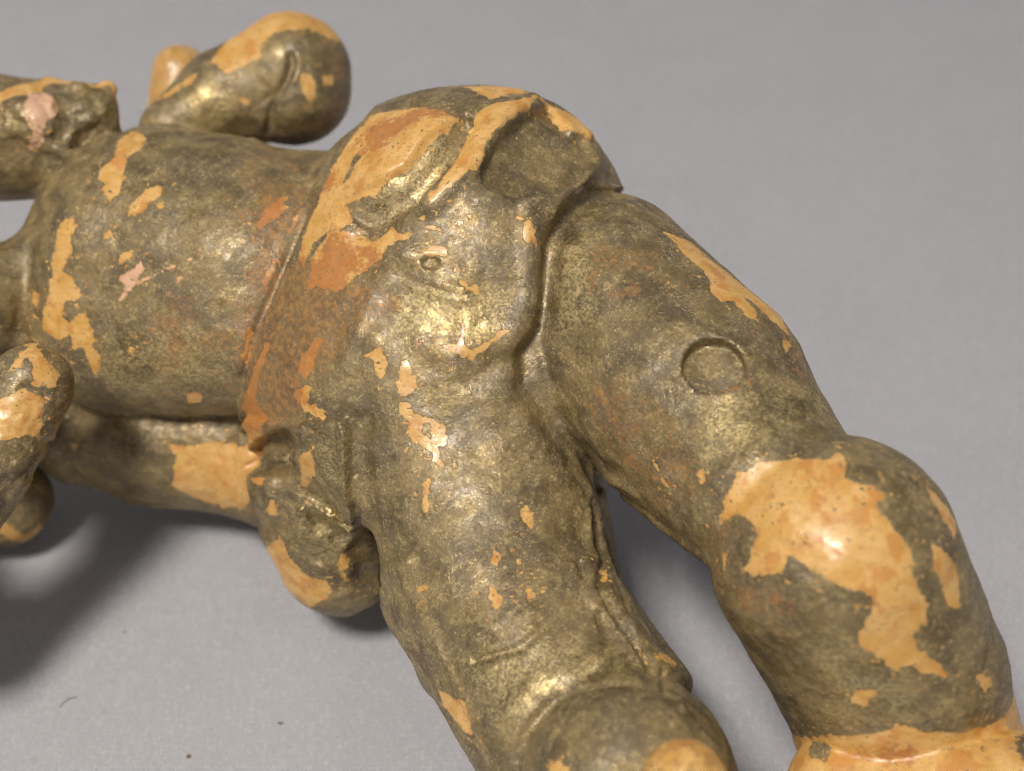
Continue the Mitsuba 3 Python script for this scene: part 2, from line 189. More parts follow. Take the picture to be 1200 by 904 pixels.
PAINT = [
    (0,16,[[-68.2,356.6,111.8],[0.12399999797344208,-0.3490000069141388,0.9290000200271606],[[-87.6,353.9,108.4],[-82.0,349.7,107.4],[-76.0,351.1,109.6],[-71.4,351.9,111.7],[-72.6,355.3,113.4],[-67.5,357.8,115.8],[-61.5,359.4,115.7],[-58.4,361.6,115.0],[-53.5,361.7,111.5],[-51.4,363.4,109.1],[-47.1,366.7,112.8],[-57.8,372.8,116.5],[-70.1,371.7,117.7],[-82.1,362.5,115.8]]]),
    (0,9,[[-58.7,347.1,104.8],[0.39800000190734863,-0.7879999876022339,0.4690000116825104],[[-61.1,348.1,108.1],[-57.9,349.3,107.6],[-56.3,347.8,104.3],[-57.7,345.0,100.1],[-60.6,345.4,103.9]]]),
    (0,9,[[-53.6,351.0,104.1],[0.7269999980926514,-0.5370000004768372,0.4269999861717224],[[-55.6,350.0,106.3],[-51.7,354.1,104.3],[-52.6,350.8,102.4],[-54.3,349.1,103.4]]]),
    (0,9,[[-77.2,344.6,101.2],[0.01600000075995922,-0.9169999957084656,0.39800000190734863],[[-78.6,345.0,102.1],[-76.2,344.9,101.9],[-75.8,344.2,100.3],[-78.0,344.3,100.6]]]),
    (0,9,[[-96.7,349.4,102.8],[-0.4320000112056732,-0.2639999985694885,0.8629999756813049],[[-104.0,348.7,98.5],[-96.6,350.6,103.4],[-90.5,351.6,106.8],[-92.6,348.8,104.5],[-99.9,347.2,100.6]]]),
    (1,9,[[-54.9,345.6,99.2],[0.8080000281333923,-0.45399999618530273,0.37599998712539673],[[-53.3,358.6,110.6],[-47.4,365.8,107.6],[-47.0,353.7,91.9],[-56.0,349.5,85.7],[-59.9,319.8,102.2],[-54.7,346.6,96.7],[-50.5,353.4,101.0]]]),
    (2,9,[[-129.6,323.8,108.5],[0.3240000009536743,-0.6800000071525574,0.6579999923706055],[[-133.6,331.7,112.3],[-129.5,334.9,110.8],[-125.4,328.9,110.5],[-124.5,325.0,110.4],[-126.6,321.7,110.2],[-127.8,320.0,108.2],[-127.9,319.1,105.0],[-131.9,320.4,101.2],[-133.3,320.1,102.0],[-130.7,319.5,107.5],[-131.5,320.5,111.0],[-132.7,323.2,113.3]]]),
    (0,9,[[-133.1,334.6,111.1],[0.14399999380111694,0.13500000536441803,0.9800000190734863],[[-144.8,327.1,112.5],[-135.3,339.4,111.2],[-131.8,348.0,109.0],[-124.9,348.8,107.9],[-119.7,340.2,109.8],[-123.9,341.0,110.1],[-130.0,340.9,109.7],[-133.4,329.0,113.2],[-144.5,324.4,111.1]]]),
    (0,9,[[-115.7,339.3,109.6],[0.3449999988079071,-0.10899999737739563,0.9319999814033508],[[-121.0,340.4,111.6],[-117.6,339.8,110.3],[-114.9,346.3,110.1],[-110.2,341.2,107.7],[-110.9,337.2,107.5],[-113.6,340.4,109.4],[-117.9,338.2,109.7]]]),
    (0,9,[[-104.1,303.9,108.0],[-0.10599999874830246,-0.11800000071525574,0.9869999885559082],[[-103.9,320.5,107.6],[-98.7,316.1,108.7],[-98.9,309.7,109.4],[-101.8,305.6,109.3],[-101.0,298.2,108.2],[-102.0,293.6,106.7],[-104.6,292.7,105.9],[-107.0,295.2,106.6],[-106.7,297.7,107.4],[-108.8,299.5,107.7],[-107.7,302.8,108.6],[-105.5,305.9,109.1],[-106.1,313.1,108.9]]]),
    (0,9,[[-94.6,290.6,107.0],[-0.20800000429153442,-0.34299999475479126,0.9160000085830688],[[-94.1,294.5,108.4],[-90.3,293.7,109.0],[-90.0,291.3,108.4],[-93.4,289.5,107.0],[-94.8,287.3,105.7],[-98.1,287.4,104.8],[-99.0,289.6,105.6],[-96.9,291.5,106.9]]]),
    (0,9,[[-104.2,284.0,101.0],[-0.1940000057220459,-0.5830000042915344,0.7889999747276306],[[-105.9,284.6,101.1],[-103.2,285.1,102.1],[-102.6,283.4,101.0],[-105.2,282.7,99.9]]]),
    (0,9,[[-114.7,274.5,86.0],[-0.3700000047683716,-0.7329999804496765,0.5709999799728394],[[-115.8,290.9,101.8],[-112.6,287.2,101.3],[-114.8,285.7,99.2],[-114.1,282.3,96.8],[-117.0,279.6,92.1],[-114.4,277.9,92.1],[-111.6,274.9,89.8],[-112.6,273.2,87.5],[-116.0,274.4,87.2],[-117.5,271.9,83.3],[-114.7,270.5,83.1],[-110.5,271.7,86.4],[-110.2,269.6,83.8],[-108.2,267.9,82.1],[-109.1,266.7,79.9],[-107.2,264.2,75.6],[-109.0,263.0,69.2],[-110.2,264.0,72.9],[-111.9,266.4,77.8],[-114.7,266.4,76.2],[-115.0,268.4,79.8],[-118.7,268.9,77.9],[-123.3,272.3,78.9],[-123.3,275.5,82.7],[-121.0,277.4,86.7],[-121.4,281.0,90.0],[-119.5,284.7,95.1],[-118.5,289.4,99.3]]]),
    (0,9,[[-99.3,278.5,98.0],[-0.2800000011920929,-0.6639999747276306,0.6940000057220459],[[-99.9,279.7,98.9],[-96.3,278.9,99.6],[-97.3,278.0,98.4],[-101.3,277.5,96.2],[-101.8,278.4,96.9]]]),
    (2,9,[[-98.1,274.0,93.9],[-0.28600001335144043,-0.7009999752044678,0.652999997138977],[[-94.7,276.9,98.5],[-94.0,275.1,96.9],[-96.4,272.8,93.4],[-100.7,271.1,89.6],[-101.7,271.6,89.7],[-99.2,273.4,92.8],[-101.3,275.1,93.7],[-97.3,275.8,96.2]]]),
    (0,9,[[-97.9,263.2,80.0],[-0.25699999928474426,-0.8560000061988831,0.4480000138282776],[[-99.3,263.9,80.5],[-96.0,263.2,81.1],[-97.3,262.6,79.2],[-99.0,263.1,79.3]]]),
    (0,9,[[-83.0,257.9,67.6],[-0.17000000178813934,-0.9739999771118164,-0.15299999713897705],[[-85.2,258.0,69.5],[-80.7,257.1,70.4],[-80.9,257.6,66.7],[-85.1,259.0,64.0]]]),
    (0,9,[[-90.0,288.2,107.2],[-0.164000004529953,-0.3779999911785126,0.9110000133514404],[[-91.5,288.6,107.1],[-89.5,289.3,107.7],[-88.5,288.0,107.4],[-90.4,287.1,106.7]]]),
    (0,9,[[-59.9,286.2,107.6],[0.12099999934434891,-0.3160000145435333,0.9409999847412109],[[-60.4,289.0,108.5],[-59.2,287.3,107.9],[-56.7,288.3,107.9],[-59.8,283.8,106.8],[-63.3,282.5,106.7]]]),
    (0,9,[[-125.6,278.6,83.7],[-0.621999979019165,-0.5450000166893005,0.5619999766349792],[[-126.3,280.7,85.0],[-124.2,278.7,85.3],[-125.1,276.1,81.6],[-126.8,279.0,82.9]]]),
    (0,9,[[-126.7,267.4,81.1],[-0.15700000524520874,-0.5860000252723694,0.7950000166893005],[[-131.2,276.3,75.3],[-129.4,275.6,74.4],[-119.4,250.3,93.6]]]),
    (0,9,[[-117.0,248.1,88.6],[0.017999999225139618,-0.6079999804496765,0.7929999828338623],[[-125.2,271.2,74.4],[-120.6,268.8,76.1],[-116.3,266.5,74.9],[-116.2,265.6,72.6],[-109.7,243.1,90.7],[-110.5,239.6,89.8],[-113.5,238.4,91.0],[-115.6,238.4,92.2],[-114.7,241.9,94.4],[-116.8,244.0,95.3],[-117.5,240.9,94.6],[-117.7,239.2,93.7],[-119.9,238.8,93.3],[-120.8,240.5,94.1],[-119.3,244.0,95.3],[-117.3,248.1,94.8]]]),
    (0,9,[[-117.9,233.2,86.1],[0.46299999952316284,-0.6510000228881836,0.6019999980926514],[[-116.8,237.8,91.6],[-113.0,237.3,88.3],[-113.0,234.7,84.9],[-114.5,231.6,79.7],[-116.0,230.6,82.6],[-118.5,229.0,83.4],[-122.6,227.4,84.2],[-126.5,234.5,88.9],[-120.3,235.6,91.0]]]),
    (0,9,[[-135.1,248.0,24.5],[0.7739999890327454,-0.4390000104904175,-0.45500001311302185],[[-128.7,218.7,57.0],[-139.3,254.4,14.8],[-135.8,257.7,16.2],[-136.6,261.4,10.1],[-140.3,256.5,7.5],[-138.3,232.6,33.9]]]),
    (0,14,[[-83.3,254.6,41.0],[-0.125,-0.9660000205039978,0.22699999809265137],[[-94.7,262.0,45.4],[-88.0,261.2,45.3],[-73.7,257.0,49.8],[-68.0,251.9,53.1],[-64.3,232.7,54.8],[-73.5,250.0,32.5],[-83.6,256.0,26.1],[-89.8,256.3,29.4],[-94.2,256.8,33.9],[-93.6,257.7,38.0],[-92.5,259.5,42.3]]]),
    (0,9,[[-85.9,265.4,49.5],[-0.1080000028014183,-0.5809999704360962,0.8059999942779541],[[-88.2,266.7,50.1],[-84.7,265.4,49.7],[-84.0,264.4,49.0],[-86.6,265.2,49.2]]]),
    (0,9,[[-78.1,263.3,49.3],[-0.12200000137090683,-0.621999979019165,0.7739999890327454],[[-78.9,264.3,49.9],[-77.0,263.3,49.5],[-78.4,262.4,48.5]]]),
    (0,9,[[-122.8,266.5,39.4],[-0.27300000190734863,-0.7590000033378601,0.5910000205039978],[[-125.0,267.5,39.5],[-121.2,266.3,40.0],[-122.4,265.7,38.6]]]),
    (0,14,[[-33.9,279.2,122.7],[-0.30399999022483826,-0.3630000054836273,0.8809999823570251],[[-35.3,301.0,126.3],[-39.9,294.9,124.3],[-45.6,285.2,118.3],[-50.9,276.7,110.2],[-53.2,269.6,105.6],[-51.2,265.5,106.1],[-48.7,269.7,110.2],[-42.1,267.1,116.5],[-38.6,266.9,118.0],[-39.3,270.6,118.8],[-41.3,274.4,118.1],[-36.3,272.1,121.8],[-32.4,270.9,123.2],[-30.9,272.5,125.5],[-24.5,274.3,128.4],[-20.9,277.6,130.5],[-19.5,280.4,132.0],[-14.7,284.6,132.5],[-13.3,287.1,133.8],[-16.2,289.1,134.9],[-23.0,294.6,132.7],[-27.7,296.8,130.7]]]),
    (9,9,[[-39.3,282.5,123.2],[-0.6110000014305115,-0.19599999487400055,0.7670000195503235],[[-41.6,280.1,120.6],[-38.5,285.8,124.7],[-36.9,284.5,125.6],[-40.0,279.7,121.9]]]),
    (0,9,[[-8.1,279.3,132.2],[0.05000000074505806,-0.3799999952316284,0.9240000247955322],[[-20.4,264.5,128.0],[-19.0,262.5,127.3],[-14.2,265.9,130.4],[-12.0,268.1,131.8],[-7.8,270.7,132.1],[-5.9,277.1,135.1],[-0.8,285.4,135.4],[4.2,293.5,132.9],[6.2,299.1,132.7],[1.3,294.9,134.7],[-3.8,293.5,134.7],[-8.9,288.3,134.7],[-9.6,286.8,132.7],[-13.6,274.2,131.2],[-17.6,265.7,129.6]]]),
    (0,9,[[12.3,297.3,126.4],[0.656000018119812,-0.3149999976158142,0.6859999895095825],[[4.7,298.8,133.4],[9.7,302.2,131.1],[15.9,303.0,125.5],[22.4,301.8,118.7],[20.5,297.4,120.2],[15.6,294.4,125.7],[11.8,294.7,125.8],[8.9,301.0,126.6]]]),
    (0,9,[[-2.4,298.5,133.6],[0.06700000166893005,0.20900000631809235,0.9760000109672546],[[-13.0,306.0,132.7],[-3.9,309.8,131.3],[2.6,307.3,131.4],[4.3,299.9,133.2],[-0.9,301.1,132.6],[-4.6,294.9,134.5],[-8.3,298.2,134.0]]]),
    (0,9,[[-36.0,260.3,114.5],[-0.5009999871253967,-0.3880000114440918,0.7730000019073486],[[-48.5,266.5,109.1],[-44.3,267.9,114.8],[-38.6,265.9,116.9],[-33.0,261.6,116.8],[-28.4,262.9,120.2],[-27.0,260.7,120.4],[-23.3,259.5,121.6],[-24.1,258.1,120.7],[-29.1,259.0,118.1],[-31.4,256.8,115.2],[-37.8,255.2,111.0],[-41.6,253.6,107.9],[-47.1,257.8,106.1],[-49.6,258.6,104.3]]]),
    (1,9,[[-41.1,260.0,111.3],[-0.5569999814033508,-0.382999986410141,0.7369999885559082],[[-42.3,267.2,116.4],[-32.6,261.8,117.1],[-31.1,256.7,115.3],[-37.8,255.2,111.0],[-41.6,253.6,107.9],[-47.1,257.8,106.1],[-48.6,259.9,105.9],[-47.6,267.5,110.4]]]),
    (1,9,[[-28.3,288.1,129.7],[-0.4129999876022339,-0.0430000014603138,0.9100000262260437],[[-36.3,294.4,126.7],[-21.0,292.5,133.6],[-12.5,289.2,134.8],[-24.8,284.9,133.3],[-35.5,282.7,126.1],[-40.0,284.7,123.4]]]),
    (0,9,[[-21.2,261.4,124.1],[-0.4269999861717224,-0.6779999732971191,0.5979999899864197],[[-22.3,262.0,123.7],[-20.4,261.6,125.0],[-20.8,260.7,123.5]]]),
    (0,9,[[-12.7,259.5,124.5],[-0.11999999731779099,-0.5820000171661377,0.8050000071525574],[[-14.2,259.9,124.6],[-12.0,260.1,125.1],[-11.4,259.3,124.6],[-13.4,258.6,123.8]]]),
    (0,9,[[-17.7,258.8,123.0],[-0.2199999988079071,-0.5910000205039978,0.7760000228881836],[[-19.8,259.7,123.0],[-17.0,259.3,123.6],[-15.6,257.7,122.8],[-18.4,258.7,122.7]]]),
    (0,9,[[-17.4,254.3,119.9],[-0.05999999865889549,-0.6629999876022339,0.7459999918937683],[[-21.2,255.0,119.8],[-16.9,255.6,120.9],[-13.7,254.3,120.5],[-14.7,253.0,119.5],[-20.3,253.7,118.9]]]),
    (0,9,[[3.6,258.4,122.8],[0.16899999976158142,-0.49000000953674316,0.8550000190734863],[[2.6,260.3,124.3],[4.0,261.1,124.4],[5.4,256.3,121.1],[2.6,255.9,121.4]]]),
    (0,9,[[-48.6,236.0,88.4],[-0.6579999923706055,-0.5270000100135803,0.5389999747276306],[[-52.5,239.7,87.9],[-49.2,238.9,91.1],[-47.6,237.6,91.5],[-49.3,236.5,88.0],[-44.5,232.8,88.9],[-45.0,230.4,87.5],[-48.9,234.6,85.9],[-51.6,237.7,86.2]]]),
    (0,9,[[-31.2,235.9,101.3],[-0.28700000047683716,-0.6269999742507935,0.7239999771118164],[[-34.6,238.4,102.0],[-30.3,238.4,104.0],[-28.8,235.5,102.1],[-29.8,232.7,99.0],[-31.3,233.4,99.1],[-32.5,236.9,101.6]]]),
    (0,9,[[-24.6,232.1,100.0],[-0.1550000011920929,-0.6119999885559082,0.7760000228881836],[[-26.0,235.5,102.9],[-24.6,235.4,103.1],[-21.2,230.9,99.7],[-24.6,228.9,97.2],[-26.8,229.8,97.4]]]),
    (0,9,[[-20.6,222.2,92.6],[-0.18299999833106995,-0.6110000014305115,0.7699999809265137],[[-26.0,228.3,96.3],[-23.9,227.8,96.4],[-22.5,225.8,95.0],[-18.3,224.8,95.1],[-15.6,222.9,94.0],[-15.1,219.6,91.5],[-16.9,218.8,90.7],[-15.5,214.5,88.0],[-18.3,216.5,88.7],[-18.9,218.4,89.9],[-22.5,220.5,90.6],[-24.5,222.9,92.0],[-23.9,224.9,93.9],[-25.9,225.8,94.1]]]),
    (9,9,[[-19.7,222.5,93.0],[-0.16500000655651093,-0.6190000176429749,0.7680000066757202],[[-20.7,223.7,93.7],[-18.3,223.1,93.8],[-18.9,221.0,92.0],[-20.9,222.0,92.3]]]),
    (0,9,[[-13.0,235.7,105.8],[-0.09399999678134918,-0.7009999752044678,0.7070000171661377],[[-19.0,236.6,105.7],[-14.8,237.1,107.1],[-7.9,235.4,106.3],[-8.7,233.7,103.8],[-14.8,235.5,106.0]]]),
    (0,9,[[-4.6,237.1,107.6],[0.0430000014603138,-0.6940000057220459,0.718999981880188],[[-8.7,235.6,106.6],[-1.6,239.5,109.5],[-0.8,238.8,109.1],[-7.5,234.8,105.3]]]),
    (0,9,[[-66.1,248.2,67.5],[-0.6349999904632568,-0.765999972820282,-0.09700000286102295],[[-68.5,252.8,72.6],[-65.4,249.1,76.3],[-61.6,241.9,75.2],[-61.8,243.9,68.3],[-67.0,249.7,57.2],[-67.9,246.5,62.2],[-70.7,253.8,60.4]]]),
    (0,9,[[-48.4,244.1,96.5],[-0.578000009059906,-0.5070000290870667,0.6389999985694885],[[-51.1,244.7,94.6],[-46.6,246.5,100.0],[-44.8,245.1,100.4],[-47.8,242.2,95.7],[-51.5,241.9,91.6]]]),
    (0,9,[[-9.3,246.6,115.3],[0.12399999797344208,-0.5860000252723694,0.8009999990463257],[[-12.7,247.9,116.3],[-7.9,246.9,115.5],[-6.7,245.9,114.3],[-9.9,245.7,115.0]]]),
    (1,9,[[-48.1,246.8,94.7],[-0.5950000286102295,-0.47999998927116394,0.6449999809265137],[[-59.7,257.4,94.1],[-45.1,254.0,105.6],[-32.2,251.9,112.8],[-26.0,247.4,111.4],[-34.1,242.3,105.3],[-40.2,238.9,100.2],[-46.9,239.4,94.0],[-54.2,238.7,83.1],[-60.9,243.4,75.2],[-65.7,249.3,75.2],[-64.0,252.0,84.6]]]),
    (1,14,[[-62.8,274.4,96.7],[-0.12099999934434891,-0.5519999861717224,0.824999988079071],[[-66.7,299.0,110.3],[-56.4,295.1,109.1],[-54.4,283.2,105.9],[-57.4,274.1,99.4],[-62.7,264.6,90.5],[-66.4,252.9,80.7],[-71.8,256.9,79.9],[-66.8,269.6,97.5]]]),
    (4,9,[[-81.8,263.0,83.6],[-0.12399999797344208,-0.8889999985694885,0.4399999976158142],[[-86.9,268.9,92.5],[-68.9,268.0,96.1],[-70.1,255.6,75.0],[-88.7,258.8,71.9],[-94.3,263.6,82.6]]]),
    (0,9,[[-64.7,236.0,59.7],[-0.7699999809265137,-0.25,0.5870000123977661],[[-66.9,238.4,58.5],[-62.6,235.1,62.0],[-63.1,234.0,60.3],[-66.1,236.5,58.0]]]),
    (0,9,[[-60.8,229.8,55.8],[-0.43700000643730164,-0.8820000290870667,0.17800000309944153],[[-62.8,231.1,54.3],[-60.6,230.3,59.0],[-59.2,229.4,57.7],[-59.6,228.3,54.6],[-62.0,230.1,53.2]]]),
    (0,9,[[-54.6,224.3,37.6],[-0.4020000100135803,-0.9139999747276306,0.05999999865889549],[[-59.0,226.8,49.0],[-57.6,225.2,42.3],[-52.9,222.5,38.3],[-47.4,221.1,37.6],[-47.0,220.1,33.8],[-53.5,222.6,24.1],[-62.6,227.1,26.3],[-64.6,231.8,38.5]]]),
    (0,9,[[-43.4,222.2,41.0],[0.2199999988079071,-0.9399999976158142,0.26100000739097595],[[-43.6,223.0,47.6],[-41.8,223.3,43.7],[-43.3,221.4,41.2],[-41.2,222.8,34.2],[-44.3,222.0,37.8],[-44.6,221.7,44.3]]]),
    (0,9,[[-49.4,228.2,74.1],[-0.6660000085830688,-0.6970000267028809,0.26499998569488525],[[-51.0,228.5,77.5],[-46.6,227.4,83.1],[-47.7,227.3,80.2],[-47.4,226.2,73.7],[-51.5,230.4,62.1],[-52.3,229.3,67.9]]]),
    (0,9,[[-19.7,210.1,83.9],[-0.3540000021457672,-0.5059999823570251,0.7860000133514404],[[-20.2,213.0,85.6],[-18.8,213.6,86.5],[-19.1,206.3,81.8],[-20.5,207.4,81.7]]]),
    (0,9,[[3.6,204.6,83.3],[0.24199999868869781,-0.33799999952316284,0.9089999794960022],[[2.1,205.5,84.0],[3.7,207.6,84.4],[5.0,204.7,82.9],[4.6,201.9,82.0],[2.5,203.5,83.1]]]),
    (0,9,[[-3.7,194.5,80.7],[-0.05700000002980232,-0.2930000126361847,0.9539999961853027],[[-4.4,197.7,81.7],[-2.3,194.9,80.9],[-3.6,191.7,79.9],[-4.4,193.6,80.4]]]),
    (0,9,[[-3.6,185.5,78.1],[-0.21199999749660492,-0.2750000059604645,0.9380000233650208],[[-5.3,188.0,78.5],[-4.0,189.0,79.1],[-3.6,187.3,78.6],[-1.9,185.7,78.5],[-2.4,183.9,77.9],[-3.2,184.3,77.9],[-3.4,181.7,77.1],[-4.1,184.1,77.6],[-4.9,185.5,77.8]]]),
    (0,9,[[3.9,186.6,79.2],[-0.01600000075995922,-0.15600000321865082,0.9879999756813049],[[3.0,189.1,79.6],[5.4,185.9,79.2],[3.4,184.7,78.9]]]),
    (0,9,[[-20.2,191.9,73.3],[-0.5879999995231628,-0.41499999165534973,0.6940000057220459],[[-21.2,193.1,73.0],[-19.0,191.9,74.3],[-19.4,190.8,73.3],[-21.0,191.8,72.5]]]),
    (0,9,[[1.6,193.4,80.4],[0.057999998331069946,-0.20600000023841858,0.9769999980926514],[[1.1,194.6,80.7],[2.3,193.6,80.5],[1.5,192.0,80.2]]]),
    (0,9,[[-11.4,166.9,61.7],[-0.8080000281333923,-0.503000020980835,0.3070000112056732],[[-16.8,174.7,59.8],[-12.3,169.2,63.1],[-10.2,167.4,65.8],[-10.0,165.6,64.8],[-8.9,162.8,62.1],[-7.5,160.5,61.9],[-10.2,163.4,59.1],[-15.3,171.3,56.8]]]),
    (0,9,[[20.7,195.3,73.2],[0.03799999877810478,0.34599998593330383,0.9369999766349792],[[19.9,197.9,72.4],[21.7,198.2,72.0],[21.3,191.8,74.8],[20.1,193.5,73.7]]]),
    (0,9,[[33.5,174.8,70.3],[0.7070000171661377,0.11800000071525574,0.6980000138282776],[[29.7,173.4,73.7],[33.5,176.5,70.4],[36.3,175.7,67.3],[34.6,173.4,69.8]]]),
    (0,9,[[9.1,143.8,78.5],[-0.7070000171661377,-0.19599999487400055,0.6800000071525574],[[6.8,145.6,76.4],[9.8,145.2,79.7],[11.4,142.3,80.3],[8.5,142.3,77.5]]]),
    (0,9,[[48.4,247.1,116.3],[0.3880000114440918,0.17399999499320984,0.9049999713897705],[[36.3,265.4,117.1],[39.9,264.9,115.7],[43.5,265.9,113.3],[47.2,259.9,113.2],[51.9,255.5,113.2],[57.3,249.0,112.1],[63.4,242.9,110.7],[65.0,232.8,111.9],[63.4,235.1,110.6],[58.4,236.8,114.6],[54.7,241.5,115.9],[53.3,241.7,116.4],[55.5,236.9,116.3],[54.6,233.7,116.9],[52.3,234.4,117.8],[50.4,238.2,118.3],[47.2,238.0,119.0],[44.8,241.3,118.8],[45.7,245.4,117.9],[44.6,251.1,117.1],[40.2,256.6,117.5],[39.0,260.5,117.2]]]),
    (0,9,[[61.6,230.4,112.5],[0.625,0.01899999938905239,0.781000018119812],[[61.2,232.7,112.8],[63.2,231.8,111.0],[61.5,227.6,112.7],[60.5,229.6,113.4]]]),
    (0,9,[[36.3,242.5,119.2],[-0.023000000044703484,-0.02500000037252903,0.9990000128746033],[[35.4,243.0,119.2],[37.2,243.3,119.2],[36.3,241.3,119.2]]]),
    (0,9,[[40.2,197.9,104.6],[-0.6620000004768372,-0.49000000953674316,0.5669999718666077],[[39.5,199.5,105.3],[41.1,197.6,105.5],[40.6,196.3,103.7],[39.6,198.1,104.2]]]),
    (0,9,[[32.5,203.6,98.7],[-0.777999997138977,-0.5590000152587891,0.28600001335144043],[[30.4,207.1,99.6],[31.4,205.7,99.7],[34.8,200.2,98.3],[33.5,201.6,97.3]]]),
    (1,9,[[48.4,215.5,115.5],[-0.10599999874830246,-0.11999999731779099,0.9869999885559082],[[51.5,221.7,116.7],[52.7,219.0,116.2],[50.7,214.2,115.8],[45.8,212.0,114.9],[42.3,212.7,114.1],[45.9,213.3,115.1],[49.8,215.6,115.9]]]),
    (4,9,[[29.7,210.7,101.8],[-0.7390000224113464,-0.5289999842643738,0.4169999957084656],[[19.3,226.9,106.3],[30.0,216.1,109.1],[41.7,201.4,108.6],[40.7,194.7,102.6],[33.8,200.3,93.1],[25.0,212.1,94.0],[17.5,223.4,98.8]]]),
    (4,9,[[27.5,247.7,118.0],[-0.1589999943971634,-0.11100000143051147,0.9810000061988831],[[20.1,257.2,118.8],[33.9,253.6,119.2],[38.8,241.5,119.2],[27.2,240.5,117.6],[17.8,245.9,115.4]]]),
    (4,9,[[60.6,227.5,112.5],[0.5630000233650208,0.04399999976158142,0.824999988079071],[[53.4,232.1,117.3],[64.5,235.0,109.4],[68.2,219.8,108.0],[56.3,223.1,115.4]]]),
    (0,16,[[66.1,176.3,105.4],[-0.15000000596046448,-0.5649999976158142,0.8109999895095825],[[44.7,191.8,105.1],[47.1,195.0,109.1],[52.1,196.0,111.6],[55.2,195.6,112.1],[59.2,195.7,113.5],[64.1,192.1,116.0],[66.4,194.4,115.8],[68.3,193.6,116.2],[67.5,189.3,116.8],[66.3,187.0,116.7],[69.2,185.0,116.8],[72.5,185.1,116.6],[74.9,182.6,115.8],[71.9,181.3,116.1],[73.6,178.2,114.9],[76.1,175.7,113.1],[78.4,173.4,110.9],[79.3,169.4,107.1],[82.6,167.4,101.8],[82.9,165.1,98.2],[80.0,163.1,97.0],[81.3,161.6,93.6],[86.9,161.4,89.6],[88.5,160.1,86.1],[83.4,159.4,88.4],[79.7,159.7,90.9],[76.4,159.1,90.4],[73.0,160.0,93.2],[68.7,161.1,95.7],[68.4,162.1,98.4],[71.1,164.3,103.3],[70.9,166.1,106.2],[65.4,166.8,106.7],[60.2,169.7,108.0],[57.4,172.2,108.6],[55.1,174.1,108.6],[53.7,171.8,105.3],[50.9,172.9,103.1],[46.9,176.2,99.5],[48.6,177.7,104.1],[49.9,182.0,107.8],[48.7,183.9,106.9],[46.8,187.8,104.6],[43.4,188.9,99.4]]]),
    (0,9,[[86.9,173.2,103.6],[0.6259999871253967,-0.503000020980835,0.5960000157356262],[[83.7,176.6,109.8],[86.2,176.2,107.4],[89.0,175.9,103.8],[91.2,174.8,99.9],[90.5,169.9,96.5],[87.7,168.8,98.5],[86.1,170.7,102.5],[83.4,171.8,106.4],[83.9,173.7,107.7]]]),
    (0,9,[[87.1,185.5,109.3],[0.6850000023841858,-0.07400000095367432,0.7250000238418579],[[84.8,189.3,111.8],[88.6,188.2,108.5],[92.5,186.0,104.3],[90.1,180.8,105.4],[87.2,182.8,109.3],[85.0,186.2,111.6]]]),
    (0,9,[[98.0,162.4,80.6],[0.6010000109672546,-0.5460000038146973,0.5830000042915344],[[95.5,162.5,83.1],[99.3,164.0,80.8],[99.7,162.6,79.1],[97.5,160.6,79.4]]]),
    (0,9,[[71.2,157.2,83.4],[-0.20999999344348907,-0.9459999799728394,0.24699999392032623],[[69.3,157.9,85.1],[74.6,157.4,86.0],[72.1,156.4,81.5],[69.0,157.1,81.0]]]),
    (0,9,[[44.2,181.5,96.8],[-0.9430000185966492,-0.22300000488758087,0.2460000067949295],[[43.9,183.1,97.2],[44.5,181.7,98.4],[44.4,179.8,96.0],[43.9,181.4,95.7]]]),
    (4,9,[[51.0,171.1,97.3],[-0.7179999947547913,-0.6399999856948853,0.27399998903274536],[[45.7,177.2,97.4],[53.6,171.5,104.8],[56.7,167.6,103.0],[55.0,165.3,94.7],[49.1,170.0,91.1],[45.7,175.2,92.7]]]),
    (4,9,[[44.3,183.6,96.3],[-0.8140000104904175,-0.5270000100135803,0.24400000274181366],[[42.3,191.1,101.2],[44.7,189.8,102.8],[43.8,179.7,92.6],[46.3,173.9,88.5],[42.8,181.7,87.0]]]),
    (0,40,[[85.0,147.9,62.8],[-0.460999995470047,-0.8140000104904175,0.3540000021457672],[[58.5,160.4,57.1],[62.7,161.4,61.7],[65.7,157.6,68.1],[70.7,154.9,72.6],[80.1,154.0,78.0],[109.0,157.0,70.3],[112.3,138.4,71.8],[106.2,127.7,45.1],[73.3,132.3,34.9],[57.4,151.6,35.5]]]),
    (9,9,[[65.0,155.8,64.3],[-0.734000027179718,-0.017000000923871994,0.6790000200271606],[[63.7,159.2,61.2],[67.0,156.5,66.6],[65.9,152.8,65.6],[63.4,154.9,63.7]]]),
    (9,9,[[71.9,155.0,75.4],[-0.34299999475479126,-0.9139999747276306,0.21799999475479126],[[70.0,155.7,75.4],[73.5,154.9,76.9],[72.2,154.5,73.9]]]),
    (1,9,[[78.6,151.1,70.9],[-0.2849999964237213,-0.7120000123977661,0.640999972820282],[[73.5,153.0,70.0],[77.7,152.7,73.6],[84.2,151.5,72.5],[80.9,148.2,69.8],[76.4,150.1,68.6]]]),
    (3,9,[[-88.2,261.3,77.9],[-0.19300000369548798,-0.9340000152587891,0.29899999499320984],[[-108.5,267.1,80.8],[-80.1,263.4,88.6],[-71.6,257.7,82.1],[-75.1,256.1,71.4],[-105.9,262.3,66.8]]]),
    (3,9,[[1.1,167.6,71.9],[-0.3700000047683716,-0.3089999854564667,0.8759999871253967],[[-15.1,177.3,67.9],[7.3,175.3,77.4],[35.2,165.4,85.5],[38.2,159.7,84.8],[17.9,165.4,77.7],[5.4,162.9,73.5],[-1.8,158.3,67.5],[-7.4,166.6,67.7]]]),
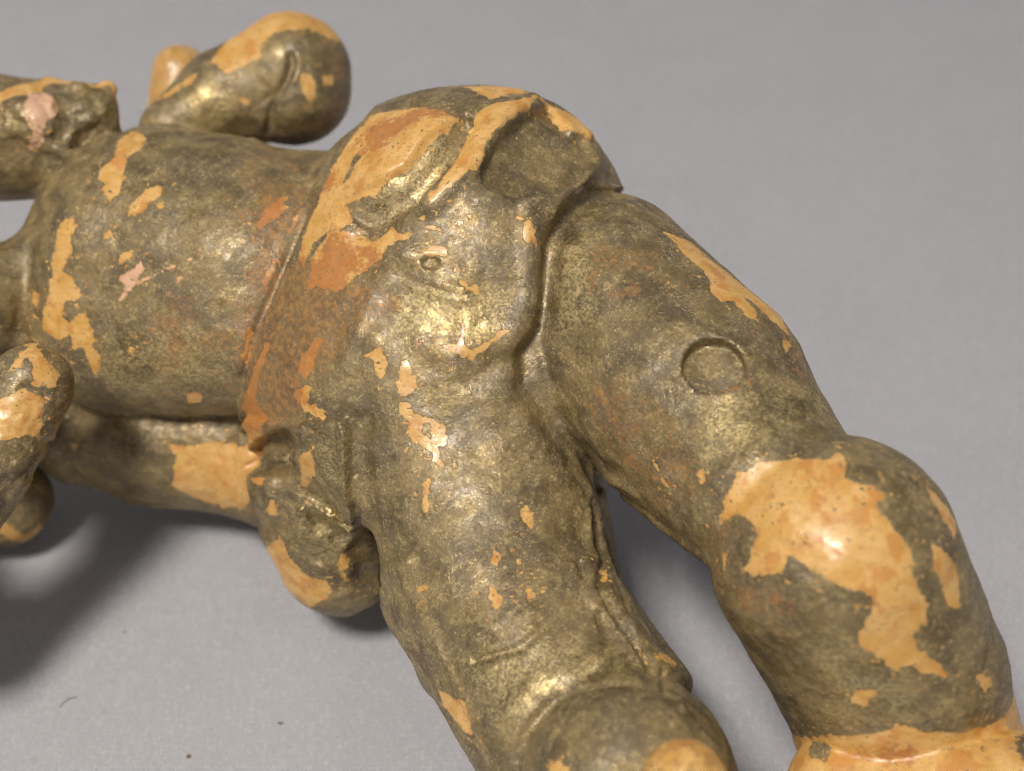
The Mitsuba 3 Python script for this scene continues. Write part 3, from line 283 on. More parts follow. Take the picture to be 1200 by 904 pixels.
    (3,9,[[51.0,206.1,107.3],[-0.16099999845027924,-0.35899999737739563,0.9190000295639038],[[44.0,211.3,114.1],[66.9,218.3,114.8],[73.4,216.5,101.9],[49.9,196.6,111.2],[36.7,200.0,102.0]]]),
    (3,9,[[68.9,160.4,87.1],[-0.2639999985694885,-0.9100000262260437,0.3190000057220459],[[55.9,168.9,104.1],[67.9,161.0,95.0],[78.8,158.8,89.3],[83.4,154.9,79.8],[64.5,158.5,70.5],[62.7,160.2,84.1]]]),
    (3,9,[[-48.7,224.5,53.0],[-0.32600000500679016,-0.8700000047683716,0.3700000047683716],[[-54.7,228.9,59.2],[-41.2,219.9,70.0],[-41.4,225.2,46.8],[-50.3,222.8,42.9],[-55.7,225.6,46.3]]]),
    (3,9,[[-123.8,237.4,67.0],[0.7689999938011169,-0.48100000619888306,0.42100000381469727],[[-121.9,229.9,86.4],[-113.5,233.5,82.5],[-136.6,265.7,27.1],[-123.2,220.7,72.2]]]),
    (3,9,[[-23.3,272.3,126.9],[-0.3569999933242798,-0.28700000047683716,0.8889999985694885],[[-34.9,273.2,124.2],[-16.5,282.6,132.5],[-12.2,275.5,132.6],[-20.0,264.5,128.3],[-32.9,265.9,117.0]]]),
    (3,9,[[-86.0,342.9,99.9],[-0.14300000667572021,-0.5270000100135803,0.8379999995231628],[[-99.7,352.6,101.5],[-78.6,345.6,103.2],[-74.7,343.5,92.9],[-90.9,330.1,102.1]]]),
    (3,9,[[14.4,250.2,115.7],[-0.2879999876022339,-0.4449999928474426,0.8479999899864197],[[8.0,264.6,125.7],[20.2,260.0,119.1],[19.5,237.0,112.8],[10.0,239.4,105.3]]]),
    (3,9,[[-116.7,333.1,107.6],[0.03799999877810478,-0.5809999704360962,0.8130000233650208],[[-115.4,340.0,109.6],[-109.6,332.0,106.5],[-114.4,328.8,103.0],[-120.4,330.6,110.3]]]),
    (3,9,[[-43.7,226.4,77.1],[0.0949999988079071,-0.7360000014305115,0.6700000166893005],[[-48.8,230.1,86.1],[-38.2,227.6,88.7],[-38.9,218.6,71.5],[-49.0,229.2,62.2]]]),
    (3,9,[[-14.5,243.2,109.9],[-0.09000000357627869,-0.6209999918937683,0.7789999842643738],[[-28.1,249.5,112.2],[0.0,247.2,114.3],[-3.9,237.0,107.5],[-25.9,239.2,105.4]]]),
    (1,14,[[-54.5,253.2,89.2],[-0.5659999847412109,-0.6940000057220459,0.4440000057220459],[[-64.6,269.8,97.4],[-53.0,269.7,105.9],[-47.5,265.3,109.5],[-32.1,250.0,111.8],[-40.4,242.6,102.2],[-46.9,239.4,94.0],[-53.0,235.0,80.9],[-68.0,251.9,53.1],[-70.6,253.0,61.8],[-68.8,255.6,75.0]]]),
    (0,9,[[-64.5,250.1,77.0],[-0.6309999823570251,-0.7580000162124634,0.16699999570846558],[[-70.1,254.1,67.1],[-65.2,251.7,81.9],[-60.9,254.4,91.1],[-59.9,252.9,91.4],[-63.6,249.5,82.3],[-64.9,247.8,73.7],[-63.4,242.6,69.8],[-67.7,248.1,58.9]]]),
    (0,9,[[-61.2,271.9,98.7],[0.2029999941587448,-0.6909999847412109,0.6940000057220459],[[-63.4,269.9,97.3],[-60.0,274.9,101.5],[-59.2,274.0,100.6],[-62.1,268.6,95.6]]]),
    (0,9,[[-61.5,284.4,107.1],[0.12099999934434891,-0.3619999885559082,0.9240000247955322],[[-65.0,281.7,106.6],[-59.1,288.9,108.3],[-58.1,287.1,107.7],[-63.6,280.1,105.6]]]),
    (0,9,[[-67.1,259.9,84.9],[0.0949999988079071,-0.8659999966621399,0.492000013589859],[[-68.9,257.6,82.2],[-66.4,262.5,89.5],[-65.5,262.2,88.6],[-67.5,257.3,79.4]]]),
    (0,9,[[-49.0,241.6,94.0],[-0.5920000076293945,-0.5450000166893005,0.593999981880188],[[-51.0,241.6,91.9],[-48.8,243.4,95.9],[-46.9,241.9,96.2],[-49.2,239.7,92.0]]]),
    (2,9,[[-88.5,273.8,97.4],[-0.24899999797344208,-0.6850000023841858,0.6840000152587891],[[-96.1,273.3,94.1],[-89.1,274.2,97.6],[-80.8,274.7,101.1],[-80.6,274.4,100.8],[-88.6,273.7,97.2],[-95.6,272.8,93.7]]]),
    (2,9,[[-12.4,236.4,107.0],[-0.13199999928474426,-0.652999997138977,0.7459999918937683],[[-11.6,241.3,111.1],[-10.6,239.3,109.6],[-11.6,235.5,106.8],[-14.2,232.0,102.5],[-14.6,232.1,102.6],[-12.4,235.7,106.9],[-11.6,239.3,109.4]]]),
    (0,9,[[-9.5,247.1,115.6],[0.10100000351667404,-0.5109999775886536,0.8539999723434448],[[-12.5,249.3,117.2],[-8.7,247.1,115.9],[-6.7,245.8,114.2],[-7.1,245.4,113.9],[-9.3,246.5,115.6],[-12.7,248.7,116.8]]]),
    (2,9,[[-84.4,271.5,96.5],[-0.28700000047683716,-0.703000009059906,0.6510000228881836],[[-85.4,271.4,96.0],[-84.0,272.1,97.4],[-83.3,271.7,97.2],[-85.0,270.9,95.6]]]),
    (2,9,[[-20.1,238.4,106.7],[-0.23199999332427979,-0.6079999804496765,0.7599999904632568],[[-22.4,237.7,105.7],[-18.4,239.8,108.1],[-17.8,239.1,107.7],[-21.8,236.9,105.1]]]),
    (0,9,[[-60.1,287.8,108.1],[0.11400000005960464,-0.2709999978542328,0.9559999704360962],[[-63.2,285.8,108.0],[-57.6,291.0,108.6],[-57.1,290.2,108.4],[-62.4,284.2,107.3]]]),
    (0,9,[[-55.4,283.3,105.9],[0.06300000101327896,-0.4059999883174896,0.9110000133514404],[[-57.3,280.8,105.0],[-54.2,286.7,107.3],[-53.7,286.0,107.0],[-56.4,279.9,104.4]]]),
    (9,9,[[-120.5,281.5,91.2],[-0.5370000004768372,-0.578000009059906,0.6150000095367432],[[-120.6,284.3,93.7],[-119.9,280.7,90.9],[-121.0,279.6,88.9]]]),
    (1,9,[[-68.9,280.0,105.3],[0.05299999937415123,-0.4869999885559082,0.871999979019165],[[-71.5,274.1,102.2],[-67.5,286.5,108.8],[-66.6,286.1,108.6],[-70.2,273.3,101.5]]]),
    (4,14,[[-57.0,288.3,110.1],[-0.19599999487400055,-0.2879999876022339,0.9380000233650208],[[-69.8,317.5,105.2],[-42.9,291.8,122.1],[-43.3,282.6,119.8],[-54.3,281.3,104.7],[-62.6,274.7,101.7],[-69.3,281.7,107.0]]]),
]
GROUP_BLEND = {'neck': 1.5, 'flank': 1.5, 'rthigh': 5, 'hips': 1.5, 'torso': 2.0, 'rleg': 0.8, 'lleg': 0.8, 'lfoot': 0.6, 'rfoot': 0.8, 'back': 0.8, 'arm2': 1.0, 'arm': 2.0}
PARTS = ['body', 'loincloth', 'back', 'arm', 'arm_001', 'thumb', 'base', 'lower_leg', 'foot', 'lower_leg_001', 'foot_001']
# ---------------------------------------------------------------- sculpting: a signed distance field in millimetres, meshed by surface nets
def seg_dist(p, a, b):
    """distance to the segment ab and the place along it"""
    ab = b - a
    t = np.clip(((p - a) @ ab) / max(float(ab @ ab), 1e-9), 0, 1)
    q = p - a - t[:, None] * ab
    return np.sqrt(np.einsum('ij,ij->i', q, q)), t


def smin(a, b, k):
    h = np.maximum(k - np.abs(a - b), 0) / k
    return np.minimum(a, b) - h * h * k * 0.25


def chain_dist(p, nodes):
    """round cones along a chain of (x, y, z, r)"""
    n = np.asarray(nodes, np.float32)
    if len(n) == 1:
        q = p - n[0, :3]
        return np.sqrt((q * q).sum(1)) - n[0, 3]
    out = None
    for a, b in zip(n[:-1], n[1:]):
        d, t = seg_dist(p, a[:3], b[:3])
        d = d - (a[3] + (b[3] - a[3]) * t)
        out = d if out is None else smin(out, d, 2.0)
    return out


def near(p, pts, margin, box=None):
    q = np.asarray(pts, np.float32)[:, :3]
    lo, hi = q.min(0) - margin, q.max(0) + margin
    if box is not None and ((box[1] < lo).any() or (box[0] > hi).any()):
        return np.zeros(0, int)
    x, y, z = p[:, 0], p[:, 1], p[:, 2]
    return np.nonzero((x > lo[0]) & (x < hi[0]) & (y > lo[1]) & (y < hi[1]) & (z > lo[2]) & (z < hi[2]))[0]


def fbm_np(p, octaves, seed):
    return meshkit.fbm(p, octaves, seed).astype(np.float32) - 0.5


def plane_of(patch):
    o, n = np.asarray(patch[0], np.float32), np.asarray(patch[1], np.float32)
    n = n / np.linalg.norm(n)
    u = np.cross(n, [0.31, 0.22, 0.93]); u /= np.linalg.norm(u)
    return o, n, u.astype(np.float32), np.cross(n, u).astype(np.float32)


def patch_dist(p, patch):
    """signed distance (positive inside) to an outline that lies in a plane, and the height over that plane"""
    o, n, u, v = plane_of(patch)
    poly = np.asarray(patch[2], np.float32) - o
    poly = np.stack([poly @ u, poly @ v], 1)
    q = np.stack([(p - o) @ u, (p - o) @ v], 1)
    d = np.full(len(q), 1e9, np.float32)
    inside = np.zeros(len(q), bool)
    for a, b in zip(poly, np.roll(poly, -1, 0)):
        e = b - a
        w = q - a
        t = np.clip((w @ e) / max(float(e @ e), 1e-9), 0, 1)
        r = w - t[:, None] * e
        d = np.minimum(d, np.einsum('ij,ij->i', r, r))
        c = (a[1] <= q[:, 1]) != (b[1] <= q[:, 1])
        with np.errstate(divide="ignore", invalid="ignore"):
            inside ^= c & (q[:, 0] < a[0] + (q[:, 1] - a[1]) * (e[0] / (e[1] if e[1] != 0 else 1e-9)))
    d = np.sqrt(d)
    return np.where(inside, d, -d), (p - o) @ n


def sstep(a, b, x):
    t = np.clip((x - a) / (b - a), 0, 1)
    return t * t * (3 - 2 * t)


def field(p, want_label=False, detail=True):
    """the distance field; each group of forms is blended within itself, the groups meet in tighter creases"""
    p = np.asarray(p, np.float32)
    box = np.array([[f(p[:, k]) for k in range(3)] for f in (np.min, np.max)])
    groups = {}
    for part, group, k, nodes in FORMS:
        n = np.asarray(nodes, np.float32)
        i = near(p, n, n[:, 3].max() + max(9.0, k + 2.0), box)
        g = groups.setdefault(group, [np.full(len(p), 1e3, np.float32), np.full(len(p), 1e3, np.float32), np.full(len(p), -1, np.int16)])
        if len(i) == 0:
            continue
        d = chain_dist(p[i], n)
        g[0][i] = smin(g[0][i], d, k) if k > 0 else np.minimum(g[0][i], d)
        better = d < g[1][i]
        g[2][i[better]] = PARTS.index(part)
        g[1][i] = np.minimum(g[1][i], d)
    total, label = np.full(len(p), 1e3, np.float32), np.full(len(p), -1, np.int16)
    for name, (d, _, lab) in groups.items():
        label = np.where(d < total, lab, label)
        total = smin(total, d, GROUP_BLEND.get(name, 1.2))
    base = total.copy()
    for amp, w, pts in STROKES:
        q = np.asarray(pts, np.float32)
        i = near(p, q, 2.6 * w, box)
        if len(i) == 0:
            continue
        d = np.full(len(i), 1e3, np.float32)
        for a, b in zip(q[:-1] if len(q) > 1 else q, q[1:] if len(q) > 1 else q):
            d = np.minimum(d, seg_dist(p[i], a, b)[0])
        total[i] -= amp * np.exp(-(d / w) ** 2)
    for amp, soft, depth, patch in RAISED:
        i = near(p, patch[2], depth + 6, box)
        i = i[np.abs(base[i]) < 12]
        if len(i) == 0:
            continue
        s, h = patch_dist(p[i], patch)
        total[i] -= amp * sstep(-soft, soft, s) * (1 - sstep(depth * 0.7, depth, np.abs(h)))
    for c, n, r, depth in HOLES:
        c, n = np.asarray(c, np.float32), np.asarray(n, np.float32)
        i = near(p, [c], r + 8, box)
        q = p[i] - c
        up = q @ n
        across = np.sqrt(np.maximum((q * q).sum(1) - up * up, 0))
        total[i] = np.maximum(total[i], -np.maximum(across - r, -depth - up))
    if detail:
        i = np.nonzero(np.abs(total) < 3)[0]
        q = p[i]
        amount = np.zeros(len(q), np.float32)
        for c, r, k in ROUGH:
            w = q - np.asarray(c, np.float32)
            amount = np.maximum(amount, k * np.exp(-np.einsum('ij,ij->i', w, w) / (r * r)))
        j = amount > 0.05
        if j.any():
            total[i[j]] += amount[j] * (1.5 * np.abs(fbm_np(q[j] / 5.0, 2, 21)) + 1.3 * np.abs(fbm_np(q[j] / 2.4, 2, 23)) + 0.6 * fbm_np(q[j] / 1.3, 1, 27) - 0.3)
        total[i] += 1.1 * fbm_np(q / 13.0, 2, 3) + 0.42 * fbm_np(q / 4.2, 2, 5) + 0.20 * fbm_np(q / 1.5, 2, 9)
    return (total, label) if want_label else total


def surface_nets(lo, hi, h):
    """vertices and quads of the zero level inside the box, evaluated only near the surface"""
    n = np.ceil((np.asarray(hi) - lo) / h).astype(int) + 1
    B = 6
    nb = -(-n // B)
    n = nb * B + 1
    c = np.stack(np.meshgrid(*[np.arange(k) for k in nb], indexing="ij"), -1).reshape(-1, 3)
    centre = (lo + (c * B + B / 2) * h).astype(np.float32)
    keep = c[np.abs(field(centre, detail=False)) < B * h * 0.87 + 3.6]
    F = np.full(n, 50.0, np.float32)
    offs = np.stack(np.meshgrid(*[np.arange(B + 1)] * 3, indexing="ij"), -1).reshape(-1, 3)
    mask = np.zeros(n, bool)
    for part in np.array_split(keep, max(1, len(keep) // 2000)):
        g = (part[:, None] * B + offs).reshape(-1, 3)
        mask[g[:, 0], g[:, 1], g[:, 2]] = True
    idx = np.argwhere(mask)
    cell = idx // 48
    idx = idx[np.argsort((cell[:, 0] * 64 + cell[:, 1]) * 64 + cell[:, 2], kind="stable")]
    for part in np.array_split(idx, max(1, len(idx) // 70000)):
        F[part[:, 0], part[:, 1], part[:, 2]] = field((lo + part * h).astype(np.float32))
    neg = F < 0
    # cells with a change of sign whose corners were all evaluated
    def corner(A, a, b, c):
        return A[a:A.shape[0] - 1 + a, b:A.shape[1] - 1 + b, c:A.shape[2] - 1 + c]
    cnt, ok = np.zeros(np.array(n) - 1, np.int8), np.ones(np.array(n) - 1, bool)
    for a, b, c_ in np.ndindex(2, 2, 2):
        cnt += corner(neg, a, b, c_)
        ok &= corner(mask, a, b, c_)
    cells = np.argwhere((cnt > 0) & (cnt < 8) & ok)
    ident = np.full(np.array(n) - 1, -1, np.int64)
    ident[cells[:, 0], cells[:, 1], cells[:, 2]] = np.arange(len(cells))
    acc, num = np.zeros((len(cells), 3)), np.zeros(len(cells))
    for axis in range(3):
        for a, b in np.ndindex(2, 2):
            o0 = np.insert([a, b], axis, 0); o1 = np.insert([a, b], axis, 1)
            f0, f1 = F[tuple((cells + o0).T)], F[tuple((cells + o1).T)]
            cross = (f0 < 0) != (f1 < 0)
            t = np.where(cross, f0 / np.where(cross, f0 - f1, 1), 0)
            pos = o0 + t[:, None] * (o1 - o0)
            acc[cross] += pos[cross]; num[cross] += 1
    verts = lo + (cells + acc / num[:, None]) * h
    quads = []
    for axis in range(3):
        i, j = [k for k in range(3) if k != axis]
        s0 = [slice(1, -1)] * 3; s1 = [slice(1, -1)] * 3
        s0[axis] = slice(0, -1); s1[axis] = slice(1, None)
        A, Bn = neg[tuple(s0)], neg[tuple(s1)]
        for flip, where in ((False, A & ~Bn), (True, ~A & Bn)):
            e = np.argwhere(where) + np.array([0 if k == axis else 1 for k in range(3)])
            if len(e) == 0:
                continue
            di, dj = np.eye(3, dtype=int)[i], np.eye(3, dtype=int)[j]
            q = np.stack([ident[tuple((e - di - dj).T)], ident[tuple((e - dj).T)], ident[tuple(e.T)], ident[tuple((e - di).T)]], 1)
            q = q[(q >= 0).all(1)]
            quads.append(q[:, ::-1] if flip != (axis == 1) else q)
    return verts, np.vstack(quads)

LO, HI = np.array([-175.0, 70.0, -1.0]), np.array([150.0, 432.0, 150.0])
verts, quads = surface_nets(LO, HI, 0.66)
tris = np.vstack([quads[:, [0, 1, 2]], quads[:, [0, 2, 3]]])
normals = np.zeros_like(verts)
fn = np.cross(verts[tris[:, 1]] - verts[tris[:, 0]], verts[tris[:, 2]] - verts[tris[:, 0]])
for k in range(3):
    np.add.at(normals, tris[:, k], fn)
normals /= np.maximum(np.linalg.norm(normals, axis=1, keepdims=True), 1e-9)
_, vlabel = field(verts, want_label=True)
flabel = np.sort(vlabel[tris], axis=1)[:, 1]

# ---------------------------------------------------------------- where the paint is gone: outlines on the surface, baked as distances in millimetres
PITCH = 0.75
GN = np.ceil((HI - LO) / PITCH).astype(int) + 1
near_surface = np.zeros(GN, bool)
vi = np.round((verts - LO) / PITCH).astype(int)
near_surface[tuple(np.clip(vi, 0, GN - 1).T)] = True
near_surface = ndimage.binary_dilation(near_surface, iterations=2)
grid_at = np.argwhere(near_surface)
grid_p = (LO + grid_at * PITCH).astype(np.float32)
chan = np.full((4, len(grid_p)), -6.0, np.float32)
for channel, depth, patch in PAINT:
    i = near(grid_p, patch[2], 6.0 + depth * 0.3)
    if len(i) == 0:
        continue
    s, h = patch_dist(grid_p[i], patch)
    s = np.where(np.abs(h) < depth, s, np.minimum(s, -0.5 * (np.abs(h) - depth) - 0.2))
    if channel == 9:
        chan[0, i] = np.minimum(chan[0, i], -s)
    elif channel == 4:
        chan[1, i] = np.maximum(chan[1, i], np.minimum(s, 0.2))
    else:
        chan[channel, i] = np.maximum(chan[channel, i], s)


def baked(values):
    full = np.full(GN, -6.0, np.float32)
    full[tuple(grid_at.T)] = values
    data = mi.Float(full.ravel())
    nx, ny, nz = (int(k) for k in GN)

    def sample(P):
        q = [dr.clip((v - float(l)) / PITCH, 0, n - 1.001) for v, l, n in zip(P, LO, (nx, ny, nz))]
        i = [mi.UInt32(v) for v in q]
        t = [v - mi.Float(k) for v, k in zip(q, i)]
        base = (i[0] * ny + i[1]) * nz + i[2]

        def g(a, b, c):
            return dr.gather(mi.Float, data, base + (a * ny + b) * nz + c)
        def lz(a, b):
            return dr.lerp(g(a, b, 0), g(a, b, 1), t[2])
        return dr.lerp(dr.lerp(lz(0, 0), lz(0, 1), t[1]), dr.lerp(lz(1, 0), lz(1, 1), t[1]), t[0])
    return sample


bare_at, stain_at, pink_at, bright_at = (baked(c) for c in chan)


def millimetres(p):
    return p.x * 1000, p.y * 1000, p.z * 1000


def scaled(P, f, s=0.0):
    return P[0] * f + s, P[1] * f + s * 1.7, P[2] * f - s


def bare_distance(P):
    """how far inside the bare patches, with the ragged outline of broken paint"""
    d = dr.maximum(bare_at(P), pink_at(P))
    return d + 2.1 * (fbm(*scaled(P, 0.7, 3), 4) - 0.5) + 0.3 * (noise(*scaled(P, 4.5)) - 0.5)


def bare_mask(P):
    """1 where the gold is gone and the orange body shows"""
    d = bare_distance(P)
    chips = smoothstep(0.68, 0.72, fbm(*scaled(P, 0.9, 40), 3)) * smoothstep(-5.0, -1.5, d)
    remnant = smoothstep(0.74, 0.77, fbm(*scaled(P, 1.2, 60), 3))
    return dr.maximum(smoothstep(-0.07, 0.07, d), chips) * (1 - remnant)


def stain_mask(P):
    d = stain_at(P) + 10.0 * (fbm(*scaled(P, 0.22, 11), 3) - 0.5) + 7.0 * (fbm(*scaled(P, 1.2, 23), 3) - 0.5)
    return smoothstep(-0.6, 2.6, d)


def bright_mask(P):  # outlined areas of brighter, more metallic gold, edges broken by noise
    d = bright_at(P) + 5.0 * (fbm(*scaled(P, 0.3, 15), 3) - 0.5) + 5.0 * (fbm(*scaled(P, 1.8, 27), 2) - 0.5)
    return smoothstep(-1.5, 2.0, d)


def ridged(P, f, s, width):
    """thin lines where a noise crosses its middle"""
    return 1 - smoothstep(0.0, width, dr.abs(fbm(*scaled(P, f, s), 2) - 0.5))


def gold_color(p, n, uv):
    P = millimetres(p)
    dull = smoothstep(0.34, 0.66, fbm(*scaled(P, 0.16, 5), 3))
    bright = dr.maximum(0.55 * smoothstep(0.50, 0.70, fbm(*scaled(P, 0.7, 21), 3)), bright_mask(P))
    flake = noise(*scaled(P, 3.1, 2)) * 0.5 + noise(*scaled(P, 1.6, 9)) * 0.5
    c = mix((0.246, 0.181, 0.084), (0.176, 0.133, 0.075), dull)
    c = mix(c, (0.50, 0.39, 0.18), bright * (0.22 + 0.40 * smoothstep(0.35, 0.65, flake)))
    c = c * (0.60 + 0.86 * flake)
    c = mix(c, (0.74, 0.60, 0.29), 0.4 * smoothstep(0.66, 0.86, noise(*scaled(P, 2.7, 57))) * smoothstep(0.42, 0.60, fbm(*scaled(P, 0.5, 61), 2)))  # sparse glints of the flakes, painted into the gold colour
    s = stain_mask(P) * (0.45 + 0.55 * smoothstep(0.25, 0.6, noise(P[0] * 1.6, P[1] * 0.3, P[2] * 0.3)))
    c = mix(c, mix((0.19, 0.105, 0.05), (0.46, 0.205, 0.05), smoothstep(0.35, 0.72, fbm(*scaled(P, 0.9, 4), 3))), s * (0.35 + 0.5 * noise(*scaled(P, 2.6, 8))))
    return mix(c, (0.10, 0.075, 0.045), 0.35 * smoothstep(0.66, 0.74, fbm(*scaled(P, 1.3, 31), 3)))


def gold_rough(p, n, uv):
    P = millimetres(p)
    return 0.40 + 0.22 * fbm(*scaled(P, 0.3, 14), 2) - 0.10 * smoothstep(0.55, 0.75, noise(*scaled(P, 1.1, 6)))


def gold_metal(p, n, uv):
    P = millimetres(p)
    return (0.14 + 0.40 * smoothstep(0.38, 0.66, fbm(*scaled(P, 0.22, 25), 3)) + 0.28 * bright_mask(P)) * (1 - 0.6 * stain_mask(P))


def bare_color(p, n, uv):
    P = millimetres(p)
    c = mix((0.60, 0.335, 0.085), (0.68, 0.415, 0.145), smoothstep(0.3, 0.7, fbm(*scaled(P, 0.3, 2), 3)))
    c = mix(c, (0.52, 0.20, 0.038), 0.6 * smoothstep(0.53, 0.70, fbm(*scaled(P, 0.33, 9), 3)))
    c = mix(c, mix((0.50, 0.19, 0.04), (0.33, 0.13, 0.05), fbm(*scaled(P, 0.9, 6), 2)), 0.85 * stain_mask(P))
    c = mix(c, (0.70, 0.44, 0.31), 0.85 * smoothstep(-0.8, 0.6, pink_at(P)))
    worn = smoothstep(0.9, -0.3, bare_distance(P)) * smoothstep(0.45, 0.62, fbm(*scaled(P, 1.1, 44), 3))
    c = mix(c, (0.36, 0.20, 0.07), 0.75 * worn)
    smear = smoothstep(0.60, 0.72, fbm(P[0] * 0.7 + 50, P[1] * 1.9, P[2] * 1.9, 3))
    c = mix(c, (0.40, 0.24, 0.09), 0.5 * smear)
    speck = smoothstep(0.87, 0.91, noise(*scaled(P, 2.3, 17)))
    return mix(c, (0.16, 0.085, 0.035), 0.6 * speck) * (0.94 + 0.12 * noise(*scaled(P, 5.0)))


def relief(p, n, uv):
    P = millimetres(p)
    b = bare_mask(P)
    rough = smoothstep(0.35, 0.65, fbm(*scaled(P, 0.12, 70), 2))
    wrinkle = ridged(P, 0.15, 7, 0.016) * 0.02 + ridged(P, 0.42, 19, 0.03) * 0.025 * rough
    gold = 0.10 + 0.030 * noise(*scaled(P, 5.5, 1)) + 0.038 * noise(*scaled(P, 2.3, 3)) + (0.015 + 0.05 * rough) * noise(*scaled(P, 1.0, 13)) - wrinkle
    bare = 0.014 * noise(*scaled(P, 3.5, 8)) + 0.05 * noise(*scaled(P, 0.8, 12)) - 0.03 * ridged(P, 0.3, 55, 0.02)
    return (gold * (1 - b) + bare * b) * 0.001


scene["gilding"] = {"type": "principled", "base_color": proc(gold_color), "roughness": proc(gold_rough), "metallic": proc(gold_metal), "specular": 0.5,
    "clearcoat": proc(lambda p, n, uv: 0.75 * smoothstep(0.48, 0.64, fbm(*scaled(millimetres(p), 0.5, 33), 3))), "clearcoat_gloss": 0.6}
scene["bare_body"] = {"type": "principled", "base_color": proc(bare_color), "roughness": proc(lambda p, n, uv: 0.26 + 0.28 * fbm(*scaled(millimetres(p), 0.6, 51), 3)), "specular": 0.5, "clearcoat": 0.6, "clearcoat_gloss": 0.9}
scene["worn_gilding"] = {"type": "bumpmap", "scale": 1.0, "texture": proc(relief, 0.00006), "bsdf": {"type": "blendbsdf",
    "weight": proc(lambda p, n, uv: bare_mask(millimetres(p))), "gold": {"type": "ref", "id": "gilding"}, "bare": {"type": "ref", "id": "bare_body"}}}
scene["bare_finish"] = {"type": "bumpmap", "scale": 1.0, "texture": proc(lambda p, n, uv: (0.012 * noise(*scaled(millimetres(p), 3.0, 8)) + 0.07 * noise(*scaled(millimetres(p), 0.8, 12))) * 0.001, 0.00006), "bsdf": {"type": "ref", "id": "bare_body"}}
FINISH = {"thumb": "bare_finish", "foot_001": "bare_finish"}
for i, part in enumerate(PARTS):
    f = tris[flabel == i]
    if len(f) == 0:
        print("empty part", part); continue
    used, inv = np.unique(f, return_inverse=True)
    path = meshkit.write_ply((verts[used] / 1000, inv.reshape(-1, 3)), normals=normals[used])
    scene["figurine__" + part] = {"type": "ply", "filename": path, "face_normals": False, "bsdf": {"type": "ref", "id": FINISH.get(part, "worn_gilding")}}
labels["figurine"] = {"label": "old gilded child figurine with chipped orange patches lying on its back on grey paper", "category": "figurine"}
PART_LABELS = {"loincloth": "draped loincloth with folds and orange chipped bands at the hip", "back": "recessed back below the torso seam with one large orange patch",
    "arm": "stump of the raised upper arm, cracked, with orange top", "arm_001": "bent arm with an orange chipped fist at the left edge", "thumb": "bare orange peg behind the raised arm stump",
    "base": "dark round support with an orange rim under the left arm", "lower_leg": "bulging right lower leg with a big bare orange patch", "foot": "bare orange foot at the lower right corner",
    "lower_leg_001": "gold rounded knee below a rim at the bottom edge", "foot_001": "bare orange toe cap at the bottom edge"}
for part, text in PART_LABELS.items():
    labels["figurine__" + part] = {"label": text}

# ---------------------------------------------------------------- the grey paper and what lies on it


def paper_color(p, n, uv):
    x, y = p.x * 1000, p.y * 1000
    fibre = smoothstep(0.60, 0.80, noise(x * 3.1 + 2 * noise(x * 0.4, y * 0.4), y * 0.75, 3.0)) + smoothstep(0.62, 0.82, noise(x * 0.8, y * 3.4 + 2 * noise(x * 0.5, y * 0.5, 8.0), 7.0))
    c = mix((0.388, 0.393, 0.422), (0.416, 0.42, 0.448), fbm(x * 0.05, y * 0.05, 1.0, 3))
    c = mix(c, (0.56, 0.56, 0.58), 0.24 * fibre)
    speck = smoothstep(0.86, 0.90, noise(x * 1.1, y * 1.1, 21.0))
    return mix(c, (0.24, 0.22, 0.20), 0.15 * speck) * (0.95 + 0.10 * noise(x * 4.3, y * 4.3, 2.0))


def paper_relief(p, n, uv):
    x, y = p.x * 1000, p.y * 1000
    return (0.035 * noise(x * 1.3, y * 1.3, 4.0) + 0.03 * noise(x * 3.0, y * 0.9, 6.0) + 0.03 * noise(x * 0.9, y * 3.2, 9.0)) * 0.001


scene["paper"] = {"type": "bumpmap", "scale": 1.0, "texture": proc(paper_relief, 0.0001), "bsdf": {"type": "principled", "base_color": proc(paper_color), "roughness": 0.7, "specular": 0.35}}
scene["ground"] = {"type": "rectangle", "to_world": T().scale([2, 2, 1]), "bsdf": {"type": "ref", "id": "paper"}}
labels["ground"] = {"label": "plain grey paper sheet under the figurine", "kind": "structure"}


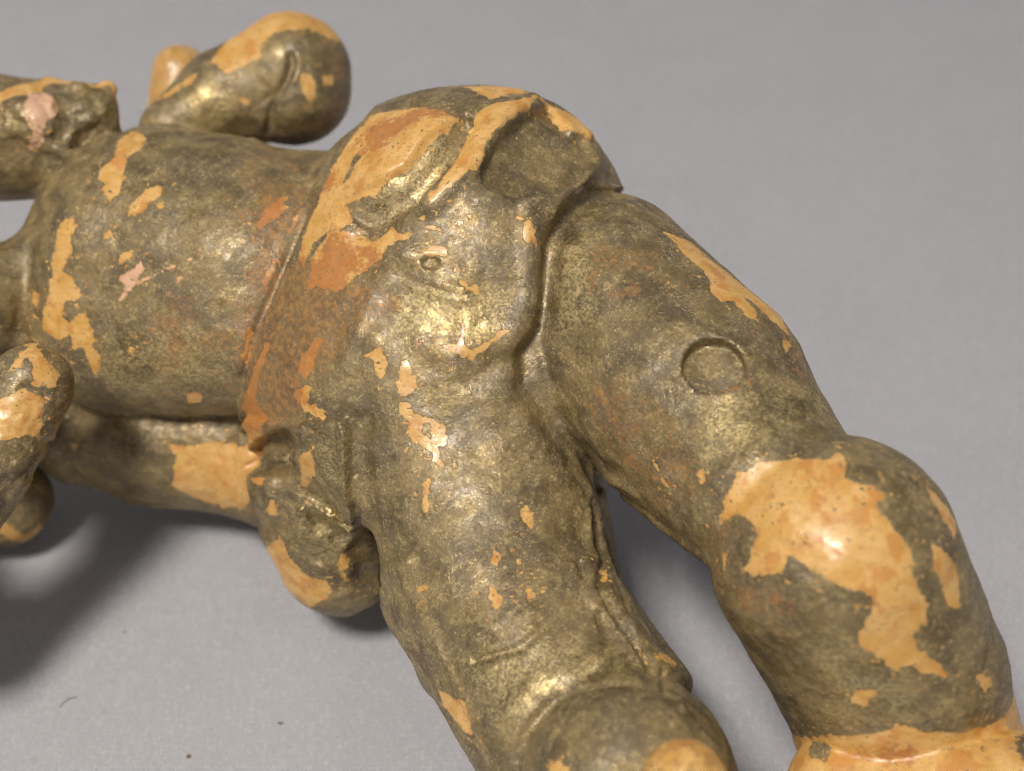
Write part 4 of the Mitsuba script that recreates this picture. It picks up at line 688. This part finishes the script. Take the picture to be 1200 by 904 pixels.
def strand(points, radius):
    """a thin bent fibre as a closed tube"""
    c = np.asarray(points, float)
    v, f = [], []
    for k, q in enumerate(c):
        t = c[min(k + 1, len(c) - 1)] - c[max(k - 1, 0)]
        t /= np.linalg.norm(t)
        s = np.cross(t, [0, 0, 1]); s /= np.linalg.norm(s)
        u = np.cross(s, t)
        r = radius * (0.55 + 0.45 * math.sin(math.pi * (k + 0.3) / (len(c) - 0.4)))
        v += [q + r * (math.cos(a) * s + math.sin(a) * u) for a in np.arange(6) * math.pi / 3]
    for k in range(len(c) - 1):
        for j in range(6):
            a, b = k * 6 + j, k * 6 + (j + 1) % 6
            f += [[a, b, b + 6], [a, b + 6, a + 6]]
    f += [[0, j + 1, j] for j in range(1, 5)] + [[len(v) - 6, len(v) - 6 + j, len(v) - 5 + j] for j in range(1, 5)]
    return np.array(v), np.array(f)


def crumb(at, size, seed):
    """a small angular flake"""
    m = trimesh.creation.icosphere(subdivisions=2)
    v = m.vertices * (0.7 + 0.6 * meshkit.noise(m.vertices * 1.6 + seed * 7.3, seed)[:, None]) * np.array(size)
    v[:, 2] -= v[:, 2].min()
    return trimesh.Trimesh(v + np.array(at), m.faces, process=False)


scene["dark_fibre"] = {"type": "principled", "base_color": {"type": "rgb", "value": [0.13, 0.095, 0.065]}, "roughness": 0.5}
scene["gold_crumb"] = {"type": "principled", "base_color": {"type": "rgb", "value": [0.16, 0.11, 0.055]}, "roughness": 0.6}
scene['hair'] = mikit.ply(strand([[-0.12201, 0.20682, 0.00012], [-0.12162, 0.20814, 0.00012], [-0.12071, 0.20921, 0.00012], [-0.1195, 0.21001, 0.00012], [-0.11793, 0.21028, 0.00012]], 0.00011), 'dark_fibre', smooth=True)
labels['hair'] = {'label': 'short curved brown hair on the grey paper at the lower left', 'category': 'hair'}
scene['crumb'] = mikit.ply(crumb([-0.08489, 0.1922, 0.0], [0.00062, 0.0005, 0.0003], 1), 'gold_crumb', smooth=False)
labels['crumb'] = {'label': 'round brown crumb on the paper near the bottom edge', 'category': 'crumb', 'group': 'crumbs on the paper'}
scene['crumb_001'] = mikit.ply(crumb([-0.06186, 0.20216, 0.0], [0.0007, 0.00035, 0.00022], 2), 'gold_crumb', smooth=False)
labels['crumb_001'] = {'label': 'small dark crumb on the paper between hair and left leg', 'category': 'crumb', 'group': 'crumbs on the paper'}
scene['crumb_002'] = mikit.ply(crumb([-0.10936, 0.23155, 0.0], [0.0003, 0.0003, 0.0002], 3), 'gold_crumb', smooth=False)
labels['crumb_002'] = {'label': 'tiny brown speck at the edge of the big shadow', 'category': 'crumb', 'group': 'crumbs on the paper'}
print("tris", len(tris))
